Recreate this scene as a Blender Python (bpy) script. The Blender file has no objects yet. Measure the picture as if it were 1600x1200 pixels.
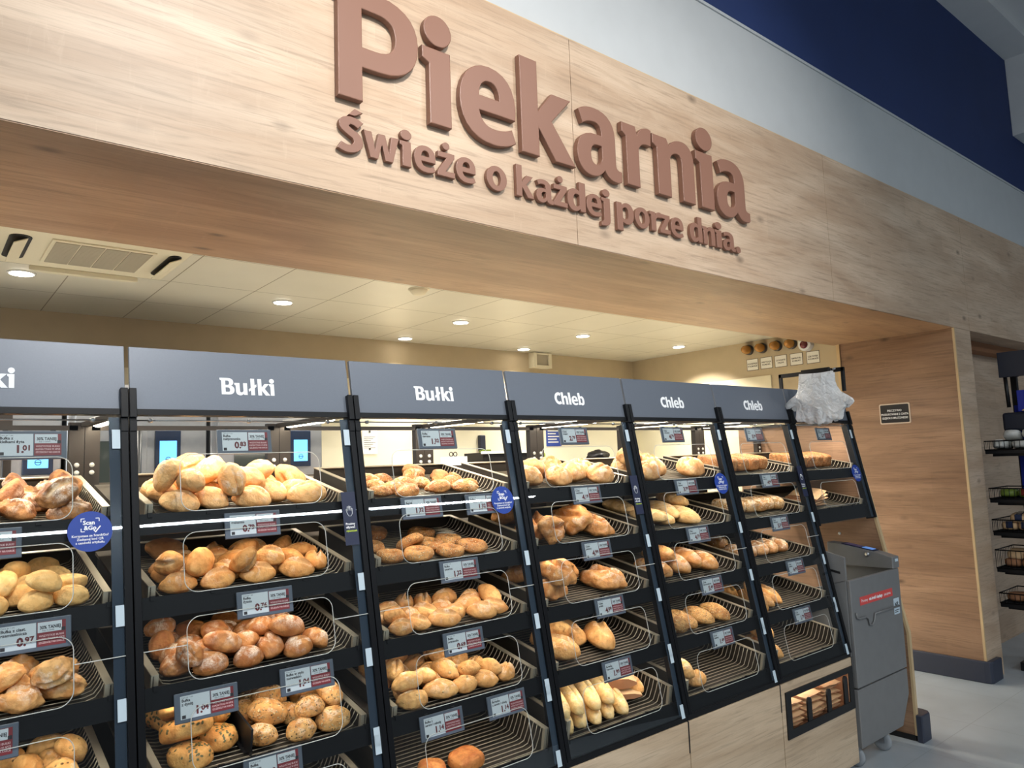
import bpy, bmesh, math, random
from mathutils import Vector, Matrix, noise
from math import sin, cos, tan, pi, radians, sqrt, atan2

S = bpy.context.scene
COL = S.collection
random.seed(7)

# ------------------------------------------------------------------ camera
cam_d = bpy.data.cameras.new('camera')
cam_d.sensor_fit = 'HORIZONTAL'
cam_d.sensor_width = 36.0
cam_d.lens = 36.0 * 1156.78 / 1600.0
cam_d.clip_start = 0.05
cam_d.clip_end = 100
cam = bpy.data.objects.new('camera', cam_d)
COL.objects.link(cam)
right = Vector((0.77524022, -0.63068838, -0.03513932))
down = Vector((0.03915935, 0.10350813, -0.99385744))
fwd = Vector((0.63045154, 0.76910223, 0.10494101))
up = -down
back = -fwd
cam.matrix_world = Matrix(((right.x, up.x, back.x, 0), (right.y, up.y, back.y, 0), (right.z, up.z, back.z, 1.62), (0, 0, 0, 1)))
S.camera = cam

# ------------------------------------------------------------------ world, exposure, large lights
w = bpy.data.worlds.new('store_air')
S.world = w
w.use_nodes = True
w.node_tree.nodes['Background'].inputs['Color'].default_value = (0.80, 0.90, 1.0, 1)
w.node_tree.nodes['Background'].inputs['Strength'].default_value = 0.085
S.view_settings.view_transform = 'Standard'
S.view_settings.look = 'None'
S.view_settings.exposure = 0.0
S.view_settings.gamma = 1.0
S.view_settings.use_curve_mapping = False
S.cycles.transparent_max_bounces = 24
S.cycles.max_bounces = 7
S.cycles.sample_clamp_indirect = 6.0
S.cycles.caustics_reflective = False
S.cycles.caustics_refractive = False


def area(name, loc, sx, sy, power, color, target=None, spread=None):
    d = bpy.data.lights.new(name, 'AREA')
    d.shape = 'RECTANGLE'
    d.size = sx
    d.size_y = sy
    d.energy = power
    d.color = color
    if spread:
        d.spread = spread
    o = bpy.data.objects.new(name, d)
    COL.objects.link(o)
    o.location = loc
    if target is not None:
        o.rotation_euler = (Vector(target) - Vector(loc)).to_track_quat('-Z', 'Y').to_euler()
    return o


COOL = (0.86, 0.94, 1.0)
WARM = (1.0, 0.885, 0.73)
# the shop's rows of strip lights and an added side fill, hung above and behind the photographer
area('shop_strip_or_fill_light', (3.0, -6.9, 4.5), 14.0, 0.11, 380, COOL)
area('shop_strip_or_fill_light', (3.6, -3.4, 4.6), 12.0, 0.16, 210, COOL)
area('shop_strip_or_fill_light', (-4.5, -2.2, 4.5), 0.16, 7.0, 230, COOL, (0.5, 0.6, 1.6))  # extra strip added to brighten the gloves and other left-facing sides
area('shop_strip_or_fill_light', (-1.2, -0.9, 4.6), 4.6, 0.16, 45, (1.0, 0.95, 0.88))
# track spots washing the wood fascia
area('fascia_spot_light', (0.9, -0.55, 4.3), 0.25, 0.25, 21, (1.0, 0.96, 0.91), (1.2, 2.05, 2.75), radians(75))
area('fascia_spot_light', (2.9, -0.55, 4.3), 0.25, 0.25, 11, (1.0, 0.96, 0.91), (2.9, 2.05, 2.75), radians(75))
# bakery ceiling downlights (their housings are built further down), then added fill lamps
DOWNLIGHTS = [(0.40, 4.22), (1.71, 4.22), (3.01, 4.22), (4.22, 4.22), (5.45, 4.22), (3.01, 4.98), (4.23, 4.98)]
FILL_LAMPS = [(-0.9, 4.22), (-2.2, 4.22), (-1.5, 3.2), (-0.2, 3.2), (1.1, 3.2), (2.4, 3.2), (3.7, 3.2)]   # added fill brightening the bakery ceiling, hidden by the soffit or beyond the frame
for (lx, ly) in DOWNLIGHTS + FILL_LAMPS:
    area('bakery_downlight_or_fill', (lx, ly, 2.60), 0.09, 0.09, (25 if ly < 4 else 26) if ly < 4.5 else 10, (1.0, 0.93, 0.82), (lx, ly, 0), radians((165 if ly < 4 else 125) if ly < 4.5 else 80))


# ------------------------------------------------------------------ materials
def new_mat(name):
    m = bpy.data.materials.new(name)
    m.use_nodes = True
    nt = m.node_tree
    return m, nt, nt.nodes['Principled BSDF'], nt.nodes, nt.links


def srgb(r, g, b):
    f = lambda c: (c / 255 / 12.92) if c / 255 <= 0.04045 else ((c / 255 + 0.055) / 1.055) ** 2.4
    return (f(r), f(g), f(b), 1)


def plain(name, col, rough=0.5, metal=0.0, emit=None, estr=0.0, var=0.0, vscale=8.0, spec=0.5):
    m, nt, p, N, L = new_mat(name)
    p.inputs['Base Color'].default_value = col
    p.inputs['Roughness'].default_value = rough
    p.inputs['Metallic'].default_value = metal
    p.inputs['Specular IOR Level'].default_value = spec
    if emit:
        p.inputs['Emission Color'].default_value = emit
        p.inputs['Emission Strength'].default_value = estr
    if var:
        g = N.new('ShaderNodeNewGeometry')
        n = N.new('ShaderNodeTexNoise')
        n.inputs['Scale'].default_value = vscale
        n.inputs['Detail'].default_value = 5
        L.new(g.outputs['Position'], n.inputs['Vector'])
        r = N.new('ShaderNodeMapRange')
        r.inputs['From Min'].default_value = 0.3
        r.inputs['From Max'].default_value = 0.7
        r.inputs['To Min'].default_value = 1 - var
        r.inputs['To Max'].default_value = 1 + var
        L.new(n.outputs['Fac'], r.inputs['Value'])
        mx = N.new('ShaderNodeMix')
        mx.data_type = 'RGBA'
        mx.blend_type = 'MULTIPLY'
        mx.inputs['Factor'].default_value = 1
        mx.inputs['A'].default_value = col
        L.new(r.outputs['Result'], mx.inputs['B'])
        L.new(mx.outputs['Result'], p.inputs['Base Color'])
    return m


def wood(name, light, dark, axis='x', seed=0.0, rough=0.45):
    """oak laminate: long grain along axis, plank bands, knots and short medullary flecks"""
    m, nt, p, N, L = new_mat(name)
    g = N.new('ShaderNodeNewGeometry')
    sep = N.new('ShaderNodeSeparateXYZ')
    L.new(g.outputs['Position'], sep.inputs[0])
    comb = N.new('ShaderNodeCombineXYZ')
    a, b, c = {'x': ('X', 'Z', 'Y'), 'y': ('Y', 'Z', 'X')}[axis]
    L.new(sep.outputs[a], comb.inputs[0])
    ad = N.new('ShaderNodeMath')
    ad.operation = 'ADD'
    L.new(sep.outputs[b], ad.inputs[0])
    L.new(sep.outputs[c], ad.inputs[1])
    L.new(ad.outputs[0], comb.inputs[1])
    comb.inputs[2].default_value = seed

    def nz(sx, sy, scale, detail, dist=0.0, rg=0.55):
        mp = N.new('ShaderNodeMapping')
        mp.inputs['Scale'].default_value = (sx, sy, 1)
        L.new(comb.outputs[0], mp.inputs['Vector'])
        n = N.new('ShaderNodeTexNoise')
        n.inputs['Scale'].default_value = scale
        n.inputs['Detail'].default_value = detail
        n.inputs['Distortion'].default_value = dist
        n.inputs['Roughness'].default_value = rg
        L.new(mp.outputs[0], n.inputs['Vector'])
        return n.outputs['Fac']

    def rng(v, a0, a1, b0, b1):
        r = N.new('ShaderNodeMapRange')
        for k, q in zip(('From Min', 'From Max', 'To Min', 'To Max'), (a0, a1, b0, b1)):
            r.inputs[k].default_value = q
        L.new(v, r.inputs['Value'])
        return r.outputs['Result']

    def mix(fac, A, B, mode='MIX'):
        x = N.new('ShaderNodeMix')
        x.data_type = 'RGBA'
        x.blend_type = mode
        for sck, v in (('Factor', fac), ('A', A), ('B', B)):
            if isinstance(v, (tuple, float, int)):
                x.inputs[sck].default_value = v
            else:
                L.new(v, x.inputs[sck])
        return x.outputs['Result']
    broad = nz(0.45, 2.6, 2.0, 5, 1.2)
    grain = nz(1.2, 26, 3.0, 8, 0.6, 0.65)
    fine = nz(3.0, 120, 3.0, 4, 0.2)
    bt = N.new('ShaderNodeTexBrick')
    L.new(comb.outputs[0], bt.inputs['Vector'])
    bt.inputs['Color1'].default_value = (0.90, 0.89, 0.88, 1)
    bt.inputs['Color2'].default_value = (1.06, 1.05, 1.04, 1)
    bt.inputs['Mortar Size'].default_value = 0.0
    bt.inputs['Scale'].default_value = 1.0
    bt.inputs['Brick Width'].default_value = 1.15
    bt.inputs['Row Height'].default_value = 0.145
    c0 = mix(rng(broad, 0.30, 0.66, 0, 1), light, dark)
    c0 = mix(0.85, c0, bt.outputs['Color'], 'MULTIPLY')
    c1 = mix(rng(grain, 0.50, 0.74, 0, 0.85), c0, tuple(q * 0.60 for q in dark[:3]) + (1,))
    c2 = mix(rng(fine, 0.45, 0.75, 0, 0.30), c1, tuple(q * 0.7 for q in dark[:3]) + (1,))
    # knots
    mp = N.new('ShaderNodeMapping')
    mp.inputs['Scale'].default_value = (2.3, 4.6, 1)
    L.new(comb.outputs[0], mp.inputs['Vector'])
    vo = N.new('ShaderNodeTexVoronoi')
    vo.inputs['Scale'].default_value = 1.5
    L.new(mp.outputs[0], vo.inputs['Vector'])
    wob = N.new('ShaderNodeMath')
    wob.operation = 'ADD'
    L.new(vo.outputs['Distance'], wob.inputs[0])
    L.new(rng(grain, 0.3, 0.7, -0.05, 0.05), wob.inputs[1])
    kc = N.new('ShaderNodeSeparateColor')
    L.new(vo.outputs['Color'], kc.inputs[0])
    kf = N.new('ShaderNodeMath')
    kf.operation = 'MULTIPLY'
    L.new(rng(wob.outputs[0], 0.02, 0.16, 0.9, 0.0), kf.inputs[0])
    L.new(rng(kc.outputs[0], 0.35, 0.85, 0.0, 1.0), kf.inputs[1])
    c3 = mix(kf.outputs[0], c2, tuple(q * 0.30 for q in dark[:3]) + (1,))
    # pale flecks across the grain
    fl = nz(14, 3.0, 2.2, 3, 1.5)
    c4 = mix(rng(fl, 0.62, 0.78, 0, 0.14), c3, tuple(min(1, q * 1.25) for q in light[:3]) + (1,))
    L.new(c4, p.inputs['Base Color'])
    p.inputs['Roughness'].default_value = rough
    bp = N.new('ShaderNodeBump')
    bp.inputs['Strength'].default_value = 0.05
    L.new(grain, bp.inputs['Height'])
    L.new(bp.outputs[0], p.inputs['Normal'])
    return m


def glass(name, tint, base=0.04, gl=(1, 1, 1, 1)):
    m, nt, p, N, L = new_mat(name)
    N.remove(p)
    out = [n for n in N if n.type == 'OUTPUT_MATERIAL'][0]
    t = N.new('ShaderNodeBsdfTransparent')
    t.inputs[0].default_value = tint
    gg = N.new('ShaderNodeBsdfGlossy')
    gg.inputs['Roughness'].default_value = 0.01
    gg.inputs['Color'].default_value = gl
    lw = N.new('ShaderNodeLayerWeight')
    lw.inputs['Blend'].default_value = 0.5
    pw = N.new('ShaderNodeMath')
    pw.operation = 'POWER'
    pw.inputs[1].default_value = 5
    L.new(lw.outputs['Facing'], pw.inputs[0])
    ma = N.new('ShaderNodeMath')
    ma.operation = 'MULTIPLY_ADD'
    ma.inputs[1].default_value = 1 - base
    ma.inputs[2].default_value = base
    L.new(pw.outputs[0], ma.inputs[0])
    mx = N.new('ShaderNodeMixShader')
    L.new(ma.outputs[0], mx.inputs[0])
    L.new(t.outputs[0], mx.inputs[1])
    L.new(gg.outputs[0], mx.inputs[2])
    L.new(mx.outputs[0], out.inputs[0])
    return m


def bread_mat(name, light, dark, flour=0.0, speck=None, speck_scale=140, speck_amt=0.5, crumb=(240, 212, 160), bump=0.9):
    m, nt, p, N, L = new_mat(name)
    tc = N.new('ShaderNodeTexCoord')
    oi = N.new('ShaderNodeObjectInfo')
    ad = N.new('ShaderNodeVectorMath')
    ad.operation = 'ADD'
    L.new(tc.outputs['Object'], ad.inputs[0])
    L.new(oi.outputs['Random'], ad.inputs[1])
    V = ad.outputs[0]

    def nz(scale, detail=4, dist=0.0):
        n = N.new('ShaderNodeTexNoise')
        n.inputs['Scale'].default_value = scale
        n.inputs['Detail'].default_value = detail
        n.inputs['Distortion'].default_value = dist
        L.new(V, n.inputs['Vector'])
        return n.outputs['Fac']

    def rng(v, a0, a1, b0, b1):
        r = N.new('ShaderNodeMapRange')
        for k, q in zip(('From Min', 'From Max', 'To Min', 'To Max'), (a0, a1, b0, b1)):
            r.inputs[k].default_value = q
        L.new(v, r.inputs['Value'])
        return r.outputs['Result']

    def mix(fac, A, B, mode='MIX'):
        x = N.new('ShaderNodeMix')
        x.data_type = 'RGBA'
        x.blend_type = mode
        for sck, v in (('Factor', fac), ('A', A), ('B', B)):
            if isinstance(v, (tuple, float, int)):
                x.inputs[sck].default_value = v
            else:
                L.new(v, x.inputs[sck])
        return x.outputs['Result']

    def mul(a, b):
        x = N.new('ShaderNodeMath')
        x.operation = 'MULTIPLY'
        for i, v in enumerate((a, b)):
            if isinstance(v, (float, int)):
                x.inputs[i].default_value = v
            else:
                L.new(v, x.inputs[i])
        return x.outputs[0]
    big = nz(22, 5, 0.6)
    med = nz(70, 6)
    # each bake differs a little
    c = mix(rng(big, 0.38, 0.62, 0, 1), srgb(*light), srgb(*dark))
    c = mix(rng(oi.outputs['Random'], 0, 1, 0.0, 0.35), c, srgb(*dark))
    c = mix(rng(med, 0.5, 0.72, 0, 0.5), c, tuple(q * 0.55 for q in srgb(*dark)[:3]) + (1,))
    sepg = N.new('ShaderNodeSeparateXYZ')
    L.new(tc.outputs['Generated'], sepg.inputs[0])
    at = N.new('ShaderNodeAttribute')
    at.attribute_name = 'crumb'
    c = mix(mul(rng(at.outputs['Fac'], 0, 1, 0, 0.85), rng(med, 0.25, 0.55, 0.55, 1.0)), c, srgb(*crumb))
    ak = N.new('ShaderNodeAttribute')
    ak.attribute_name = 'crust'
    c = mix(rng(ak.outputs['Fac'], 0, 1, 0, 0.6), c, tuple(q * 0.6 for q in srgb(*dark)[:3]) + (1,))
    if flour:
        fz = rng(sepg.outputs[2], 0.35, 0.9, 0, 1)
        fn = mul(rng(nz(34, 8, 0.5), 0.55 - 0.13 * flour, 0.60, 0, 1), rng(nz(260, 3), 0.35, 0.6, 0.25, 1))
        c = mix(mul(mul(fz, fn), min(1.0, 0.35 + flour * 0.6)), c, srgb(240, 228, 208))
    hgt = med
    if speck:
        vo = N.new('ShaderNodeTexVoronoi')
        vo.inputs['Scale'].default_value = speck_scale
        L.new(V, vo.inputs['Vector'])
        rd = N.new('ShaderNodeSeparateColor')
        L.new(vo.outputs['Color'], rd.inputs[0])
        on = mul(rng(vo.outputs['Distance'], 0.30, 0.42, 1, 0), rng(rd.outputs[0], 1 - speck_amt - 0.02, 1 - speck_amt + 0.02, 0, 1))
        on = mul(on, rng(sepg.outputs[2], 0.15, 0.45, 0.15, 1))
        sc = mix(rd.outputs[1], srgb(*speck[0]), srgb(*speck[1]))
        c = mix(on, c, sc)
        x = N.new('ShaderNodeMath')
        x.operation = 'ADD'
        L.new(med, x.inputs[0])
        L.new(mul(on, 1.2), x.inputs[1])
        hgt = x.outputs[0]
    L.new(c, p.inputs['Base Color'])
    p.inputs['Roughness'].default_value = 0.62
    p.inputs['Specular IOR Level'].default_value = 0.35
    bp = N.new('ShaderNodeBump')
    bp.inputs['Strength'].default_value = bump
    bp.inputs['Distance'].default_value = 0.005
    L.new(hgt, bp.inputs['Height'])
    L.new(bp.outputs[0], p.inputs['Normal'])
    return m


def tile_mat(name, col, line, tx, ty, ox, oy, lw, rough, var=0.05):
    m, nt, p, N, L = new_mat(name)
    g = N.new('ShaderNodeNewGeometry')
    sep = N.new('ShaderNodeSeparateXYZ')
    L.new(g.outputs['Position'], sep.inputs[0])
    outs = []
    for ax, t, o in ((0, tx, ox), (1, ty, oy)):
        a = N.new('ShaderNodeMath')
        a.operation = 'SUBTRACT'
        L.new(sep.outputs[ax], a.inputs[0])
        a.inputs[1].default_value = o
        pp = N.new('ShaderNodeMath')
        pp.operation = 'PINGPONG'
        L.new(a.outputs[0], pp.inputs[0])
        pp.inputs[1].default_value = t / 2
        c = N.new('ShaderNodeMath')
        c.operation = 'LESS_THAN'
        L.new(pp.outputs[0], c.inputs[0])
        c.inputs[1].default_value = lw
        outs.append(c.outputs[0])
    mxm = N.new('ShaderNodeMath')
    mxm.operation = 'MAXIMUM'
    L.new(outs[0], mxm.inputs[0])
    L.new(outs[1], mxm.inputs[1])
    n = N.new('ShaderNodeTexNoise')
    n.inputs['Scale'].default_value = 3.5
    n.inputs['Detail'].default_value = 7
    L.new(g.outputs['Position'], n.inputs['Vector'])
    r = N.new('ShaderNodeMapRange')
    r.inputs['From Min'].default_value = 0.3
    r.inputs['From Max'].default_value = 0.7
    r.inputs['To Min'].default_value = 1 - var
    r.inputs['To Max'].default_value = 1 + var
    L.new(n.outputs['Fac'], r.inputs['Value'])
    mx = N.new('ShaderNodeMix')
    mx.data_type = 'RGBA'
    mx.blend_type = 'MULTIPLY'
    mx.inputs['Factor'].default_value = 1
    mx.inputs['A'].default_value = col
    L.new(r.outputs['Result'], mx.inputs['B'])
    m2 = N.new('ShaderNodeMix')
    m2.data_type = 'RGBA'
    L.new(mxm.outputs[0], m2.inputs['Factor'])
    L.new(mx.outputs['Result'], m2.inputs['A'])
    m2.inputs['B'].default_value = line
    L.new(m2.outputs['Result'], p.inputs['Base Color'])
    p.inputs['Roughness'].default_value = rough
    return m


M = {}
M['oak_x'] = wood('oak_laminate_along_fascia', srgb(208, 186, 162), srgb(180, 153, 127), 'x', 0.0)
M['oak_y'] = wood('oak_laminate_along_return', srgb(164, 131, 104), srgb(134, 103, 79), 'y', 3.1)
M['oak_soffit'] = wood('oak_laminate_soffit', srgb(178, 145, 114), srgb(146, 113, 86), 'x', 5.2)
M['oak_cab'] = wood('oak_laminate_cabinet', srgb(214, 192, 164), srgb(188, 163, 134), 'x', 7.7)
M['oak_edge'] = plain('oak_edge_band', srgb(196, 170, 130), 0.5, var=0.06)
M['letter'] = plain('brown_letter_face', srgb(132, 94, 77), 0.45)
M['beige_wall'] = plain('beige_wall_paint', srgb(182, 166, 138), 0.7, var=0.03)
M['cream'] = plain('cream_wall_panel', srgb(226, 217, 190), 0.45, var=0.03, vscale=2)
M['grey_wall'] = plain('grey_wall_paint', srgb(186, 190, 192), 0.75, var=0.02)
M['blue_wall'] = plain('blue_wall_paint', srgb(24, 48, 100), 0.7, var=0.05, vscale=3)
M['white_paint'] = plain('white_ceiling_paint', srgb(212, 213, 213), 0.7, var=0.02)
M['bakery_tile'] = tile_mat('bakery_ceiling_tile', srgb(212, 208, 194), srgb(120, 110, 86), 0.443, 0.56, 1.475, 3.48, 0.0028, 0.30, 0.03)
M['floor'] = tile_mat('grey_floor_tile', srgb(166, 174, 180), srgb(144, 152, 157), 0.6, 0.6, 0.1, 0.05, 0.0018, 0.35, 0.10)
M['skirting'] = plain('navy_grey_skirting', srgb(50, 55, 70), 0.45)
M['black'] = plain('black_powder_coat', srgb(20, 20, 22), 0.42, spec=0.35)
M['black_gloss'] = plain('black_profile', srgb(15, 16, 19), 0.34, spec=0.22)
M['dark_metal'] = plain('dark_brown_grey_metal', srgb(62, 56, 52), 0.35, 0.4)
M['shelf'] = plain('shelf_grey_brown', srgb(96, 88, 78), 0.35, 0.3)
M['slate'] = plain('slate_grey_panel', srgb(98, 105, 116), 0.36, 0.2, var=0.03, vscale=300)
M['white_letter'] = plain('white_lettering', srgb(238, 240, 242), 0.5)
M['label_white'] = plain('pale_blue_white_label', srgb(190, 206, 216), 0.5)
M['tag_case'] = plain('blue_grey_tag_housing', srgb(84, 93, 106), 0.45)
M['tag_white'] = plain('display_grey_white', srgb(196, 205, 210), 0.35)
M['tag_red'] = plain('display_dark_red', srgb(122, 44, 50), 0.35)
M['tag_ink'] = plain('display_ink', srgb(38, 36, 42), 0.5)
M['tag_price'] = plain('display_price_ink', srgb(96, 36, 40), 0.5)
M['tag_text'] = plain('display_pale_text', srgb(222, 190, 190), 0.5)
M['rim'] = plain('tray_rim_metal', srgb(190, 180, 160), 0.35, 0.55)
M['wire'] = plain('tray_wire', srgb(158, 149, 130), 0.34, 0.55)
M['tray_floor'] = plain('tray_floor_dark', srgb(66, 60, 53), 0.42, 0.2)
M['edge'] = plain('polished_acrylic_edge', srgb(200, 202, 196), 0.15, 0.0, emit=(0.9, 0.92, 0.88, 1), estr=0.0)
M['glass'] = glass('clear_glass', (0.955, 0.968, 0.965, 1))
M['border'] = plain('dark_glass_border', srgb(48, 60, 74), 0.16)
M['led'] = plain('led_strip', (1, 1, 1, 1), 0.5, emit=(1.0, 0.88, 0.68, 1), estr=22)
M['lamp'] = plain('downlight_diffuser', (1, 1, 1, 1), 0.5, emit=(1.0, 0.93, 0.80, 1), estr=14)
M['steel'] = plain('brushed_steel', srgb(172, 174, 178), 0.30, 0.85, var=0.04, vscale=30)
M['slicer'] = plain('grey_slicer_steel', srgb(128, 128, 128), 0.45, 0.3, var=0.04, vscale=20)
M['slicer_dark'] = plain('dark_slicer_steel', srgb(66, 68, 74), 0.45, 0.4)
M['red_label'] = plain('red_label', srgb(206, 74, 70), 0.5)
M['blue_sticker'] = plain('blue_sticker', srgb(28, 62, 150), 0.4)
M['navy_sticker'] = plain('navy_sticker', srgb(34, 40, 66), 0.4)
M['yellow'] = plain('yellow_print', srgb(250, 214, 30), 0.5)
M['green_text'] = plain('lime_lettering', srgb(190, 214, 60), 0.5)
M['kraft'] = plain('kraft_paper', srgb(214, 176, 132), 0.8, var=0.06, vscale=40)
M['kraft_dark'] = plain('kraft_paper_fold', srgb(160, 112, 78), 0.8, var=0.06, vscale=40)
M['ac_white'] = plain('air_conditioner_plastic', srgb(222, 214, 190), 0.45)
M['ac_grille'] = plain('air_conditioner_grille', srgb(170, 162, 144), 0.6)
M['screen'] = plain('lit_oven_screen', srgb(90, 170, 230), 0.3, emit=srgb(110, 200, 255), estr=1.3)
M['screen_ink'] = plain('oven_screen_print', srgb(20, 50, 90), 0.4)
M['screen_bezel'] = plain('oven_screen_bezel', srgb(22, 34, 56), 0.25)
M['oven_glass'] = plain('oven_door_glass', srgb(52, 58, 56), 0.08)
M['amber'] = plain('amber_beacon', srgb(160, 108, 38), 0.25)
M['red_lens'] = plain('dark_red_lens', srgb(92, 20, 28), 0.2)
M['paper'] = plain('white_paper', srgb(232, 230, 222), 0.7)
M['paper_ink'] = plain('paper_ink', srgb(70, 66, 62), 0.7)
M['plate_black'] = plain('black_sign_plate', srgb(24, 24, 28), 0.3)
M['plate_edge'] = plain('pale_sign_border', srgb(206, 190, 170), 0.4)
M['rubber'] = plain('grey_rubber', srgb(150, 154, 158), 0.5)
M['navy_board'] = plain('navy_board', srgb(32, 36, 50), 0.45)
M['blue_board'] = plain('blue_board', srgb(14, 38, 150), 0.4)
M['film'] = plain('clear_packaging_film', srgb(206, 206, 200), 0.12)
M['film_dark'] = plain('navy_packaging_film', srgb(36, 46, 74), 0.15)
M['film_green'] = plain('green_packaging_film', srgb(120, 140, 60), 0.2)
M['film_red'] = plain('dark_red_packaging_film', srgb(110, 40, 36), 0.2)
M['pumpkin_seed'] = plain('pumpkin_seed', srgb(92, 86, 48), 0.4, var=0.2, vscale=60)
M['glove'] = None

gm, gnt, gp, GN, GL = new_mat('thin_plastic_glove_film')
gp.inputs['Base Color'].default_value = (0.93, 0.95, 0.96, 1)
gp.inputs['Roughness'].default_value = 0.2
_t = GN.new('ShaderNodeBsdfTransparent')
_tl = GN.new('ShaderNodeBsdfTranslucent')
_tl.inputs[0].default_value = (0.93, 0.95, 0.96, 1)
_y = GN.new('ShaderNodeMixShader')
_y.inputs[0].default_value = 0.35
GL.new(gp.outputs[0], _y.inputs[1])
GL.new(_tl.outputs[0], _y.inputs[2])
_x = GN.new('ShaderNodeMixShader')
_x.inputs[0].default_value = 0.82
GL.new(_t.outputs[0], _x.inputs[1])
GL.new(_y.outputs[0], _x.inputs[2])
GL.new(_x.outputs[0], [n for n in GN if n.type == 'OUTPUT_MATERIAL'][0].inputs[0])
_n = GN.new('ShaderNodeTexNoise')
_n.inputs['Scale'].default_value = 26
_n.inputs['Detail'].default_value = 4
_n.inputs['Distortion'].default_value = 1.5
_b = GN.new('ShaderNodeBump')
_b.inputs['Strength'].default_value = 1.0
_b.inputs['Distance'].default_value = 0.02
_g = GN.new('ShaderNodeNewGeometry')
GL.new(_g.outputs['Position'], _n.inputs['Vector'])
GL.new(_n.outputs['Fac'], _b.inputs['Height'])
GL.new(_b.outputs[0], gp.inputs['Normal'])
M['glove'] = gm


# ------------------------------------------------------------------ helpers
class MB:
    """collects shapes for ONE mesh object"""

    def __init__(self):
        self.v = []
        self.f = []
        self.mi = []
        self.sm = []

    def add(self, verts, faces, mi=0, smooth=False):
        o = len(self.v)
        self.v += [tuple(q) for q in verts]
        self.f += [tuple(i + o for i in f) for f in faces]
        self.mi += [mi] * len(faces)
        self.sm += [smooth] * len(faces)
        return self

    def box(self, x0, x1, y0, y1, z0, z1, mi=0, T=None):
        vs = [(x0, y0, z0), (x1, y0, z0), (x1, y1, z0), (x0, y1, z0), (x0, y0, z1), (x1, y0, z1), (x1, y1, z1), (x0, y1, z1)]
        if T:
            vs = [T(*q) for q in vs]
            flip = Vector(vs[1]) - Vector(vs[0])
            flip = flip.cross(Vector(vs[3]) - Vector(vs[0])).dot(Vector(vs[4]) - Vector(vs[0])) < 0
        else:
            flip = False
        fs = [(0, 3, 2, 1), (4, 5, 6, 7), (0, 1, 5, 4), (1, 2, 6, 5), (2, 3, 7, 6), (3, 0, 4, 7)]
        if flip:
            fs = [f[::-1] for f in fs]
        return self.add(vs, fs, mi)

    def prism(self, poly, axis, a0, a1, mi=0):
        """poly in the two other axes (order x,y,z without axis)"""
        def P(u, v, a):
            return {'x': (a, u, v), 'y': (u, a, v), 'z': (u, v, a)}[axis]
        n = len(poly)
        vs = [P(u, v, a0) for u, v in poly] + [P(u, v, a1) for u, v in poly]
        fs = [tuple(range(n))[::-1], tuple(range(n, 2 * n))] + [(i, (i + 1) % n, n + (i + 1) % n, n + i) for i in range(n)]
        return self.add(vs, fs, mi)

    def tube(self, pts, r, n=6, closed=False, mi=0):
        P = [Vector(p) for p in pts]
        m = len(P)
        vs, fs = [], []
        prev = None
        for i, p in enumerate(P):
            if closed:
                t = (P[(i + 1) % m] - P[i - 1]).normalized()
            else:
                t = (P[min(i + 1, m - 1)] - P[max(i - 1, 0)]).normalized()
            if prev is None:
                a = t.orthogonal().normalized()
            else:
                a = (prev - t * prev.dot(t)).normalized()
            prev = a
            b = t.cross(a)
            for k in range(n):
                q = 2 * pi * k / n
                vs.append(p + a * (r * cos(q)) + b * (r * sin(q)))
        for i in range(m if closed else m - 1):
            j = (i + 1) % m
            for k in range(n):
                l = (k + 1) % n
                fs.append((i * n + k, i * n + l, j * n + l, j * n + k))
        if not closed:
            fs.append(tuple(range(n))[::-1])
            fs.append(tuple(range((m - 1) * n, m * n)))
        return self.add(vs, fs, mi, True)

    def lathe(self, prof, n=24, origin=(0, 0, 0), M3=None, mi=0):
        """profile (r, h) around z; M3 turns it"""
        vs, fs = [], []
        for (r, h) in prof:
            for k in range(n):
                q = 2 * pi * k / n
                vs.append(Vector((r * cos(q), r * sin(q), h)))
        for i in range(len(prof) - 1):
            for k in range(n):
                l = (k + 1) % n
                fs.append((i * n + k, i * n + l, (i + 1) * n + l, (i + 1) * n + k))
        fs.append(tuple(range(n))[::-1])
        fs.append(tuple(range((len(prof) - 1) * n, len(prof) * n)))
        if M3:
            vs = [M3 @ q for q in vs]
        vs = [q + Vector(origin) for q in vs]
        return self.add(vs, fs, mi, True)

    def build(self, name, mats, parent=None, bevel=0.0, loc=None):
        me = bpy.data.meshes.new(name)
        off = world_loc(parent) if parent else Vector(loc or (0, 0, 0))
        me.from_pydata([tuple(Vector(q) - off) for q in self.v], [], self.f)
        if not isinstance(mats, (list, tuple)):
            mats = [mats]
        for m in mats:
            me.materials.append(m)
        me.polygons.foreach_set('material_index', self.mi)
        me.polygons.foreach_set('use_smooth', self.sm)
        me.update()
        o = bpy.data.objects.new(name, me)
        COL.objects.link(o)
        if parent:
            o.parent = parent
        elif loc:
            o.location = loc
        if bevel:
            b = o.modifiers.new('soft_edges', 'BEVEL')
            b.width = bevel
            b.segments = 2
            b.limit_method = 'ANGLE'
            b.angle_limit = radians(40)
        return o


def world_loc(o):
    v = Vector((0, 0, 0))
    while o:
        v = v + Vector(o.location)
        o = o.parent
    return v


def tag(o, label, cat=None, group=None, kind=None):
    if label:
        o['label'] = label
    if cat:
        o['category'] = cat
    if group:
        o['group'] = group
    if kind:
        o['kind'] = kind
    return o


def thing(name, label, cat, loc, group=None):
    o = bpy.data.objects.new(name, None)
    o.empty_display_size = 0.1
    COL.objects.link(o)
    o.location = loc
    return tag(o, label, cat, group)


def struct(name, mb, mats, bevel=0.0):
    o = mb.build(name, mats, bevel=bevel)
    o['kind'] = 'structure'
    return o


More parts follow.
